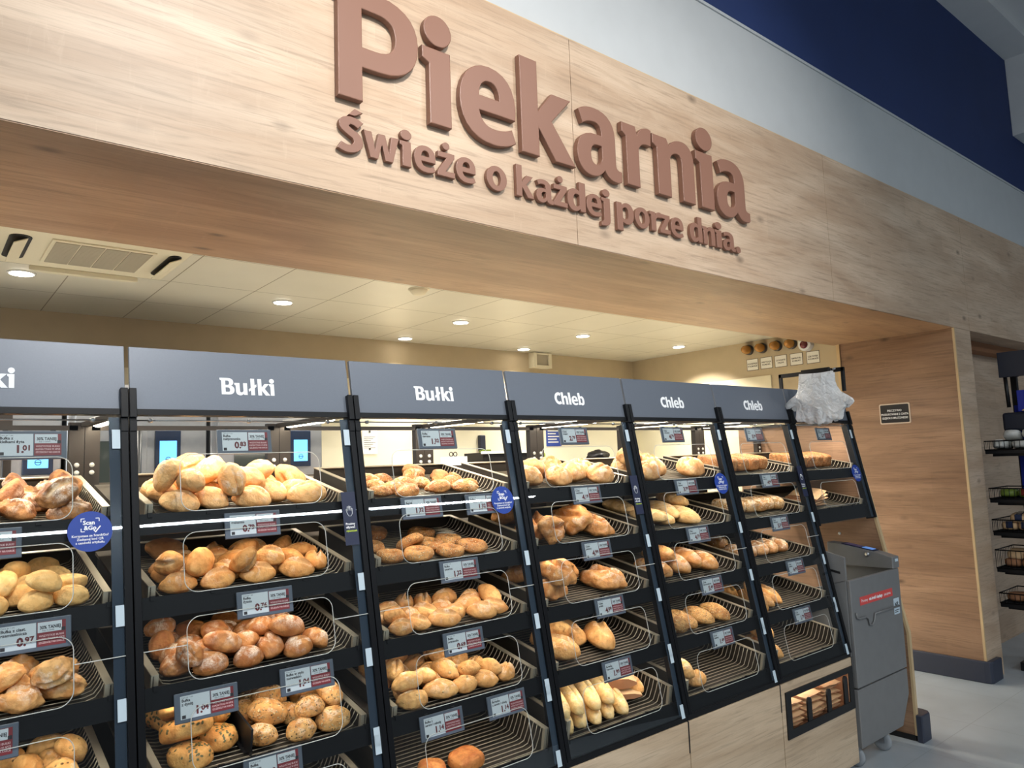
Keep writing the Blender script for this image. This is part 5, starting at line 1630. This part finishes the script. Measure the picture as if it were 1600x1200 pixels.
def add_glove(loc_y, x, mirror, seed, label, swing):
    out = glove_mesh(seed)
    if mirror:
        out = [(-u, v) for u, v in out][::-1]
    bm = bmesh.new()
    vs = [bm.verts.new((u, v, 0)) for u, v in out]
    bm.faces.new(vs)
    bmesh.ops.triangulate(bm, faces=bm.faces[:])
    for _ in range(3):
        long = [e for e in bm.edges if e.calc_length() > 0.028]
        if not long:
            break
        bmesh.ops.subdivide_edges(bm, edges=long, cuts=1)
        bmesh.ops.triangulate(bm, faces=bm.faces[:])
    for _ in range(3):
        bmesh.ops.smooth_vert(bm, verts=[q for q in bm.verts if not q.is_boundary], factor=0.5, use_axis_x=True, use_axis_y=True)
    bd = [Vector((q.co.x, q.co.y)) for q in bm.verts if q.is_boundary]
    res = []
    for q in bm.verts:
        c = Vector((q.co.x, q.co.y))
        d = 0 if q.is_boundary else min((c - e).length for e in bd)
        puff = sqrt(max(0, d)) * 0.075
        wr = 0.011 * noise.noise(Vector((c.x * 26, c.y * 6, seed * 5.0))) + 0.003 * noise.noise(Vector((c.x * 70, c.y * 40, seed * 2.0)))
        curl = 0.10 * max(0.0, -c.y - 0.18) * sin(seed * 2.0 + c.x * 20)
        res.append((c, puff, wr + curl))
    bm.verts.index_update()
    faces = [tuple(w_.index for w_ in f.verts) for f in bm.faces]
    bm.free()
    mb = MB()
    cs, sn = cos(swing), sin(swing)
    for sd in (1, -1):
        pts = []
        for c, puff, wr in res:
            u = c.x * cs - c.y * sn
            v = c.x * sn + c.y * cs
            pts.append((x - sd * puff + wr, loc_y + u * 0.95, 2.035 + v * 0.84))
        mb.add(pts, faces if sd == 1 else [f[::-1] for f in faces], 0, True)
    o = mb.build('plastic_glove', M['glove'], loc=(x, loc_y, 2.035))
    tag(o, label, 'glove', 'disposable gloves on the clamp bar')


add_glove(2.018, GX - 0.062, True, 1, 'clear plastic glove at the front of the hanging bunch, thumb over the last header', 0.05)
add_glove(1.992, GX - 0.052, False, 2, 'clear plastic glove at the front of the hanging bunch, thumb towards the shop', -0.04)
add_glove(2.012, GX - 0.040, True, 3, 'clear plastic glove in the middle of the bunch, thumb over the last header', -0.06)
add_glove(1.995, GX - 0.029, False, 4, 'clear plastic glove in the middle of the bunch, thumb towards the shop', 0.07)
add_glove(2.010, GX - 0.018, True, 5, 'clear plastic glove at the back of the bunch beside the bracket', 0.0)

# ------------------------------------------------------------------ right inner wall: beacons and their labels
BE = [(3.748, 2.548), (3.612, 2.546), (3.468, 2.545), (3.329, 2.543)]
TXT = [('POWIETRZE', 'W KOMORZE'), ('WENTYLACJA', 'KOMORA'), ('OTWARTE', 'DRZWI'), ('TEMPERATURA', 'KOMORY'), ('CZ\u0141OWIEK', 'W KOMORZE')]
Rw = Matrix.Rotation(-pi / 2, 3, 'Y')
TR = frame3((5.85, 0, 0), (0, -1, 0), (0, 0, 1))
LY = [3.726, 3.588, 3.448, 3.302, 3.152]
LZ = [2.412, 2.412, 2.41, 2.408, 2.405]
NUM = ['deepest into the bakery', 'second from the bakery back', 'middle one of the row of lamps', 'next to the white lamp']
for q, (yy, zz) in enumerate(BE):
    t_ = thing('warning_beacon', 'amber warning lamp on the beige wall, %s' % NUM[q], 'warning lamp', (5.85, yy, zz), 'amber warning lamps')
    MB().lathe([(0.046, 0.0), (0.046, 0.025), (0.038, 0.03)], 20, (5.85, yy, zz), Rw).build('base', M['dark_metal'], t_)
    MB().lathe([(0.038, 0.028), (0.040, 0.05), (0.032, 0.085), (0.018, 0.105), (0.004, 0.112)], 20, (5.85, yy, zz), Rw).build('lens', M['amber'], t_)
t_ = thing('alarm_lamp', 'white wall lamp with a dark red lens at the end of the amber row', 'warning lamp', (5.85, 3.19, 2.525))
MB().box(5.79, 5.85, 3.135, 3.245, 2.50, 2.61).lathe([(0.055, 0), (0.055, 0.062), (0.05, 0.066)], 22, (5.85, 3.19, 2.515), Rw).build('housing', M['white_paint'], t_, 0.003)
MB().lathe([(0.034, 0.06), (0.034, 0.07), (0.026, 0.084), (0.01, 0.09)], 20, (5.85, 3.19, 2.512), Rw).build('lens', M['red_lens'], t_)
for q in range(5):
    t_ = thing('wall_label', 'white label with two dark text lines reading %s %s under its lamp' % TXT[q], 'label', (5.849, LY[q], LZ[q]), 'labels under the warning lamps')
    hw, hh = 0.058, 0.052
    T = lambda u, v, n=0.0, q=q: TR(-LY[q] + u, LZ[q] + v, n)
    MB().box(-hw, hw, -hh, hh, 0.0, 0.002, T=T).build('border', M['paper_ink'], t_)
    MB().box(-hw + .004, hw - .004, -hh + .004, hh - .004, 0.002, 0.0026, T=T).build('plate', M['paper'], t_)
    b = MB()
    put_text(b, T, TXT[q][0], 0.018, 0, 0.002, 0.0032, 0.03, 'CENTER', width=0.095)
    put_text(b, T, TXT[q][1], 0.018, 0, -0.020, 0.0032, 0.03, 'CENTER', width=0.095)
    b.build('lettering', M['paper_ink'], t_)

# black notice on the oak return wall
t_ = thing('wall_notice', 'small black notice with a pale border on the oak return wall', 'notice', (5.812, 2.515, 1.885))
T = lambda u, v, n=0.0: Vector((5.812 - n, 2.515 - u, 1.885 + v))
MB().prism(rrect(2.402, 2.628, 1.807, 1.962, 0.012), 'x', 5.808, 5.812).build('border', M['plate_edge'], t_)
MB().prism(rrect(2.411, 2.619, 1.816, 1.953, 0.008), 'x', 5.8065, 5.8085).build('plate', M['plate_black'], t_)
b = MB()
put_text(b, T, 'PIECZYWO', 0.021, 0, 0.016, 0.0062, 0.02, 'CENTER')
put_text(b, T, 'PRODUKOWANE Z CIASTA', 0.021, 0, -0.012, 0.0062, 0.02, 'CENTER', width=0.20)
put_text(b, T, 'G\u0141\u0118BOKO MRO\u017bONEGO', 0.021, 0, -0.040, 0.0062, 0.02, 'CENTER', width=0.19)
b.build('lettering', M['white_letter'], t_)

# ------------------------------------------------------------------ bakery ceiling fittings
DLN = ['over the far end of the ovens', 'over the second oven', 'in the middle of the front line', 'fourth along the front line', 'by the beige wall with amber lamps', 'in the back line above the notice', 'in the back line beside the wall vent']
for q, (lx, ly) in enumerate(DOWNLIGHTS):
    t_ = thing('ceiling_downlight', 'round recessed downlight in the bakery ceiling, %s' % DLN[q], 'ceiling light', (lx, ly, 2.62), 'downlights of the bakery ceiling')
    MB().lathe([(0.062, 0.0), (0.062, -0.004), (0.052, -0.006)], 24, (lx, ly, 2.62)).build('trim_ring', M['white_paint'], t_)
    MB().lathe([(0.051, -0.0062), (0.051, -0.0075)], 24, (lx, ly, 2.62)).build('diffuser', M['lamp'], t_)
t_ = thing('smoke_detector', 'small round detector on the bakery ceiling beside the soffit', 'smoke detector', (2.23, 3.53, 2.62))
MB().lathe([(0.05, 0), (0.05, -0.012), (0.035, -0.03), (0.012, -0.034)], 24, (2.23, 3.53, 2.62)).build('body', M['ac_white'], t_)
MB().lathe([(0.060, 0.0), (0.060, -0.004)], 24, (2.23, 3.53, 2.62)).build('base', M['ac_white'], t_)
t_ = thing('air_conditioner', 'cream ceiling cassette air conditioner with a grey grille', 'air conditioner', (0.61, 3.62, 2.62))
MB().box(0.245, 0.965, 3.27, 3.955, 2.598, 2.62).build('panel', M['ac_white'], t_, 0.006)
MB().box(0.43, 0.83, 3.46, 3.84, 2.590, 2.598).build('grille_frame', M['ac_white'], t_, 0.003)
gf = t_.children[-1]
b = MB()
for q in range(4):
    x0 = 0.445 + q * 0.0935
    for r_ in range(28):
        y0 = 3.475 + r_ * 0.01254
        b.box(x0, x0 + 0.088, y0, y0 + 0.009, 2.5865, 2.590)
b.build('grille', M['ac_grille'], gf)
for q, (x0, x1, y0, y1) in enumerate(((0.285, 0.365, 3.46, 3.85), (0.885, 0.94, 3.46, 3.85))):
    pl = [((x0 + x1) / 2 + (x1 - x0) / 2 * cos(a), (y1 - 0.04 if sin(a) > 0 else y0 + 0.04) + 0.04 * sin(a)) for a in [2 * pi * (k + .5) / 20 for k in range(20)]]
    MB().prism(pl, 'z', 2.594, 2.5985).build('outlet', M['black'], t_)
    b = MB()
    Tl = lambda u, v, n, x0=x0, x1=x1, y0=y0, y1=y1: Vector(((x0 + x1) / 2 + u * cos(0.45), (y0 + y1) / 2 + v, 2.580 + u * sin(0.45) + n))
    b.box(-0.028, 0.028, -(y1 - y0) / 2 + 0.03, (y1 - y0) / 2 - 0.03, -0.003, 0.003, T=Tl)
    b.build('louvre', M['ac_white'], t_, 0.002)
MB().prism([(0.40, 3.955), (0.86, 3.955), (0.80, 3.99), (0.46, 3.99)], 'z', 2.575, 2.60).build('louvre', M['ac_white'], t_, 0.004)
t_ = thing('wall_vent', 'cream box vent high on the beige back wall', 'vent', (4.53, 5.14, 2.545))
b = MB()
b.box(4.42, 4.455, 5.06, 5.14, 2.475, 2.615)
b.box(4.605, 4.64, 5.06, 5.14, 2.475, 2.615)
b.box(4.455, 4.605, 5.06, 5.14, 2.475, 2.50)
b.box(4.455, 4.605, 5.06, 5.14, 2.60, 2.615)
b.build('frame', M['ac_white'], t_, 0.002)
MB().box(4.455, 4.605, 5.08, 5.10, 2.50, 2.60).build('face', M['ac_grille'], t_)

# ------------------------------------------------------------------ ovens and things seen through the glass
def oven(x0, x1, label, screen_x, dark_door=False):
    t_ = thing('bakery_oven', label, 'oven', ((x0 + x1) / 2, 4.6, 0), 'bakery ovens')
    MB().box(x0, x1, 4.30, 4.98, 0.12, 2.10).build('body', M['steel'], t_, 0.006)
    MB().box(x0 + 0.03, x1 - 0.03, 4.32, 4.9, 0.0, 0.12).build('base', M['black'], t_)
    d0, d1 = x0 + 0.03, screen_x - 0.11
    MB().box(d0, d1, 4.262, 4.30, 0.55, 1.98).build('door', M['dark_metal'] if dark_door else M['steel'], t_, 0.004)
    dr = t_.children[-1]
    MB().box(d0 + 0.09, d1 - 0.12, 4.256, 4.262, 0.7, 1.80).build('window', M['oven_glass'], dr)
    b = MB()
    b.tube([(d1 - 0.05, 4.22, 1.05), (d1 - 0.05, 4.22, 1.86)], 0.014, 10)
    b.tube([(d1 - 0.05, 4.262, 1.12), (d1 - 0.05, 4.22, 1.12)], 0.01, 8)
    b.tube([(d1 - 0.05, 4.262, 1.80), (d1 - 0.05, 4.22, 1.80)], 0.01, 8)
    b.build('handle', M['black'], dr)
    MB().box(screen_x - 0.065, screen_x + 0.065, 4.285, 4.30, 1.64, 1.855).build('control_screen', M['screen_bezel'], t_, 0.003)
    sc = t_.children[-1]
    MB().box(screen_x - 0.043, screen_x + 0.043, 4.2825, 4.285, 1.672, 1.80).build('display', M['screen'], sc)
    b = MB()
    b.tube([(screen_x + 0.013 * cos(a), 4.282, 1.70 + 0.013 * sin(a)) for a in [2 * pi * k / 16 for k in range(16)]], 0.002, 4, True)
    b.box(screen_x - 0.012, screen_x + 0.012, 4.2815, 4.2825, 1.698, 1.702)
    b.build('screen_mark', M['screen_ink'], sc)
    b = MB()
    for q in range(6):
        b.box(x0 + 0.1 + q * 0.1, x0 + 0.16 + q * 0.1, 4.296, 4.30, 2.02, 2.035)
    b.build('vent_slots', M['black'], t_)


oven(0.62, 1.30, 'steel bakery oven with a lit blue screen, seen through the first Bu\u0142ki case', 1.096)
oven(1.32, 1.99, 'steel bakery oven with a lit blue screen beside the cream wall', 1.845)
oven(-0.72, 0.60, 'dark glass door bakery oven seen through the cut-off case', 0.50, True)
t_ = thing('wall_tap', 'white tap standing beyond the second oven screen', 'tap', (2.06, 4.6, 1.55))
b = MB()
b.tube([(2.06, 4.6, 1.50), (2.06, 4.6, 1.70), (2.05, 4.56, 1.735), (2.03, 4.48, 1.735), (2.02, 4.45, 1.70)], 0.022, 10)
b.build('spout', M['paper'], t_)
MB().box(1.995, 2.14, 4.44, 4.72, 0.0, 1.50).build('stand', M['steel'], t_, 0.004)
t_ = thing('back_cabinet', 'low cream cabinet along the bakery back wall', 'cabinet', (4.0, 4.95, 0))
MB().box(2.20, 5.60, 4.80, 5.128, 0.08, 1.58).build('body', M['cream'], t_)
MB().box(2.18, 5.62, 4.77, 5.128, 1.58, 1.612).build('worktop', M['dark_metal'], t_, 0.003)
MB().box(2.22, 5.58, 4.84, 5.1, 0.0, 0.08).build('plinth', M['black'], t_)
t_ = thing('posted_notice', 'white paper notice pinned on the cream wall behind the smaller Bu\u0142ki case', 'notice', (2.765, 5.128, 1.81))
MB().box(2.70, 2.83, 5.126, 5.129, 1.72, 1.905).build('sheet', M['paper'], t_)
b = MB()
for q in range(7):
    b.box(2.715, 2.815 - 0.02 * (q % 3), 5.1252, 5.126, 1.85 - q * 0.014, 1.853 - q * 0.014)
for zz in (1.893, 1.758):
    b.box(2.757, 2.773, 5.1245, 5.126, zz - 0.008, zz + 0.008)
b.build('lettering', M['paper_ink'], t_)
t_ = thing('wall_phone', 'dark handset hanging on the cream wall above the tool bag', 'phone', (3.83, 5.12, 1.80))
MB().box(3.80, 3.86, 5.09, 5.129, 1.725, 1.86).build('body', M['navy_board'], t_, 0.008)
b = MB()
b.box(3.80, 3.90, 5.07, 5.11, 1.712, 1.735)
b.build('cradle', M['film_green'], t_, 0.003)
t_ = thing('crate', 'black plastic crate on the dark worktop under the handset', 'crate', (3.86, 4.95, 1.612))
b = MB()
b.box(3.62, 4.10, 4.82, 4.832, 1.612, 1.705)
b.box(3.62, 4.10, 5.068, 5.08, 1.612, 1.705)
b.box(3.62, 3.632, 4.832, 5.068, 1.612, 1.705)
b.box(4.088, 4.10, 4.832, 5.068, 1.612, 1.705)
b.box(3.632, 4.088, 4.832, 5.068, 1.612, 1.62)
b.build('body', M['black'], t_)
MB().box(3.60, 4.12, 4.80, 4.82, 1.695, 1.715).build('rim', M['paper'], t_)
t_ = thing('scissor_box', 'white box holding scissors on the dark worktop', 'box', (3.42, 4.93, 1.612))
b = MB()
b.box(3.33, 3.50, 4.87, 4.878, 1.612, 1.68)
b.box(3.33, 3.50, 4.99, 4.998, 1.612, 1.68)
b.box(3.33, 3.338, 4.878, 4.99, 1.612, 1.68)
b.box(3.492, 3.50, 4.878, 4.99, 1.612, 1.68)
b.box(3.338, 3.492, 4.878, 4.99, 1.612, 1.618)
b.build('body', M['paper'], t_)
t_ = thing('scissors', 'dark handled scissors standing in the white box', 'scissors', (3.40, 4.93, 1.66))
b = MB()
for cx in (3.385, 3.425):
    b.tube([(cx + 0.017 * cos(a), 4.93, 1.70 + 0.017 * sin(a)) for a in [2 * pi * k / 14 for k in range(14)]], 0.004, 6, True)
b.build('handles', M['black'], t_)
b = MB()
b.tube([(3.392, 4.93, 1.684), (3.41, 4.93, 1.622)], 0.003, 5)
b.tube([(3.418, 4.93, 1.684), (3.40, 4.93, 1.622)], 0.003, 5)
b.build('blades', M['steel'], t_)
t_ = thing('bottle', 'small green and dark bottle on the dark worktop', 'bottle', (4.36, 4.93, 1.612))
MB().lathe([(0.026, 0), (0.028, 0.01), (0.028, 0.07), (0.012, 0.09), (0.012, 0.10)], 16, (4.36, 4.93, 1.612)).build('body', M['film_green'], t_)
MB().lathe([(0.014, 0.10), (0.014, 0.118)], 12, (4.36, 4.93, 1.612)).build('cap', M['black'], t_)
t_ = thing('wall_poster', 'blue poster with pale text behind the first Chleb price tag', 'poster', (4.67, 5.128, 1.83))
MB().box(4.59, 4.78, 5.126, 5.129, 1.755, 1.92).build('sheet', M['blue_sticker'], t_)
b = MB()
for q, wq in enumerate((0.13, 0.10, 0.14, 0.11, 0.13)):
    b.box(4.61, 4.61 + wq, 5.1252, 5.126, 1.892 - q * 0.026, 1.902 - q * 0.026)
b.build('lettering', M['paper'], t_)
t_ = thing('cloth_bundle', 'crumpled black cloth on the dark worktop behind the first Chleb case', 'cloth', (5.06, 4.93, 1.612))
b = MB()
pr = []
nn = 20
vs, fs = [], []
for j in range(11):
    ph = -pi / 2 + pi * j / 10
    for i in range(nn):
        th = 2 * pi * i / nn
        p = Vector((cos(ph) * cos(th), cos(ph) * sin(th), sin(ph)))
        p *= 1 + 0.3 * noise.noise(p * 2.2)
        vs.append((5.06 + p.x * 0.12, 4.93 + p.y * 0.09, max(1.6125, 1.65 + p.z * 0.055)))
for j in range(10):
    for i in range(nn):
        fs.append((j * nn + i, j * nn + (i + 1) % nn, (j + 1) * nn + (i + 1) % nn, (j + 1) * nn + i))
b.add(vs, fs, 0, True)
b.build('fabric', M['black'], t_)

# ------------------------------------------------------------------ snack rack beside the pier
RX = 6.27
rk = thing('snack_rack', 'black wire display rack of packed bread beside the oak pier', 'display rack', (6.5, 1.6, 0))
b = MB()
for yy in (1.22, 1.97):
    b.box(6.66, 6.70, yy - 0.02, yy + 0.02, 0.05, 2.32)
b.build('upright', M['black'], rk)
MB().box(6.64, 6.72, 1.18, 2.0, 0.0, 0.06).box(6.28, 6.72, 1.18, 1.24, 0.0, 0.06).box(6.28, 6.72, 1.94, 2.0, 0.0, 0.06).build('base', M['black'], rk)
MB().box(6.385, 6.41, 1.18, 1.98, 2.125, 2.315).build('header_board', M['navy_board'], rk, 0.002)
b = MB()
b.box(6.40, 6.66, 1.93, 1.95, 2.14, 2.17)
b.box(6.40, 6.66, 1.22, 1.24, 2.14, 2.17)
b.tube([(6.42, 1.95, 2.13), (6.44, 1.95, 1.90)], 0.014, 8)
b.build('bracket', M['black'], rk)
MB().box(6.655, 6.662, 1.22, 1.98, 0.3, 1.92).build('back_board', M['blue_board'], rk)
MB().box(6.42, 6.50, 1.24, 2.0, 1.72, 1.86).build('riser', M['navy_board'], rk, 0.02)
BZ = [(1.585, 0.065), (1.225, 0.075), (0.985, 0.085), (0.72, 0.13), (0.47, 0.07)]
for z, h in BZ:
    b = MB()
    x0, x1, y0, y1 = RX, 6.65, 1.20, 2.085
    for zz in (z + h, z):
        b.tube([(x0, y0, zz), (x0, y1, zz), (x1, y1, zz), (x1, y0, zz)], 0.005, 6, True)
    for q in range(28):
        yy = y0 + (y1 - y0) * q / 27
        b.tube([(x0, yy, z + h), (x0, yy, z), (x1, yy, z)], 0.0022, 4)
    for q in range(12):
        xx = x0 + (x1 - x0) * q / 11
        b.tube([(xx, y1, z + h), (xx, y1, z), (xx, y0, z)], 0.0022, 4)
    b.box(x0 + 0.002, x1, y0, y1, z - 0.03, z - 0.004)
    b.box(x0 + 0.06, x1, y0 + 0.03, y1 - 0.03, z - 0.05, z - 0.03)
    b.build('basket', M['black'], rk)
sg = thing('promo_card', 'blue card with a yellow triangle standing on the snack rack', 'card', (6.40, 1.74, 1.92))
MB().box(6.40, 6.406, 1.55, 1.88, 1.865, 2.02).build('card', M['blue_board'], sg)
MB().add([(6.399, 1.86, 1.868), (6.399, 1.70, 1.868), (6.399, 1.70, 1.955)], [(0, 1, 2)]).build('triangle', M['yellow'], sg)


def packet(loc, sx, sy, sz, mat, label, cat, group, rot, band=None, seed=0):
    vs, fs = [], []
    nu, nv = 14, 9
    for j in range(nv + 1):
        ph = -pi / 2 + pi * j / nv
        for i in range(nu):
            th = 2 * pi * i / nu
            s_ = lambda q: (abs(q) ** 0.6) * (1 if q > 0 else -1)
            p = Vector((s_(cos(ph)) * s_(cos(th)), s_(cos(ph)) * s_(sin(th)), s_(sin(ph))))
            p *= 1 + 0.09 * noise.noise(p * 3 + Vector((seed, 0, 0)))
            vs.append((p.x * sx / 2, p.y * sy / 2, p.z * sz / 2))
    for j in range(nv):
        for i in range(nu):
            fs.append((j * nu + i, j * nu + (i + 1) % nu, (j + 1) * nu + (i + 1) % nu, (j + 1) * nu + i))
    t_ = thing('packed_bread', label, cat, loc, group)
    t_.rotation_euler = rot
    b = MB()
    b.add(vs, fs, 0, True)
    o = b.build('wrapper', mat)
    o.parent = t_
    if band:
        b = MB()
        b.box(-sx / 2 * 1.01, sx / 2 * 1.01, -sy * 0.2, sy * 0.2, -sz * 0.25, sz / 2 * 1.02)
        o = b.build('printed_band', band, bevel=0.006)
        o.parent = t_


def more(ps):
    n0 = [p for p in ps if p[1] == 0]
    return ps + [(n0[-1][0] - 0.12 * (q + 1), 0, n0[q % len(n0)][2], n0[q % len(n0)][3]) for q in range(3)]


SHW = ['top basket', 'second basket', 'third basket', 'fourth basket', 'lowest basket']
packs = [
    (0, [(2.00, 0, M['film'], M['paper']), (1.88, 0, M['film'], None), (1.76, 0, M['film'], M['paper']), (1.64, 0, M['film'], None), (1.93, 1, M['film'], None), (1.80, 1, M['film'], None)]),
    (1, [(1.99, 0, M['film_green'], None), (1.87, 0, M['film_green'], M['film_red']), (1.75, 0, M['film_green'], None)]),
    (2, [(2.0, 0, M['kraft'], M['film_dark']), (1.88, 0, M['kraft'], M['film_dark']), (1.76, 0, M['kraft'], M['film_dark']), (1.94, 1, M['kraft'], M['film_dark']), (1.82, 1, M['kraft'], M['film_dark'])]),
    (3, [(2.0, 0, M['kraft_dark'], None), (1.88, 0, M['kraft_dark'], None), (1.76, 0, M['kraft_dark'], M['film_dark']), (1.98, 1, M['kraft'], None), (1.86, 1, M['kraft_dark'], None), (1.74, 1, M['kraft'], M['film_dark'])]),
    (4, [(2.0, 0, M['kraft_dark'], None), (1.88, 0, M['kraft_dark'], None), (1.76, 0, M['kraft_dark'], None)])]
CN = {M['film'].name: 'clear foil', M['film_green'].name: 'green foil', M['kraft'].name: 'light brown', M['kraft_dark'].name: 'dark brown'}
for li, ps in packs:
    ps = more(ps)
    z, h = BZ[li]
    for q, (yy, lay, mt, bd) in enumerate(ps):
        nth = sum(1 for r_ in ps[:q] if r_[1] == lay)
        place = 'nearest the oak pier' if nth == 0 else '%s from the oak pier' % ORD[nth]
        packet((RX + 0.13, yy, z + 0.036 + 0.062 * lay), 0.20, 0.115, 0.066, mt, '%s bread packet in the %s%s, %s' % (CN[mt.name], SHW[li], ', upper layer' if lay else '', place), 'bread packet', 'packets on the snack rack',
               (0.1 * sin(q * 3), 0.25 if li == 0 and lay else 0.06 * cos(q), 0.15 * sin(q * 2 + li)), bd, q + li * 7)
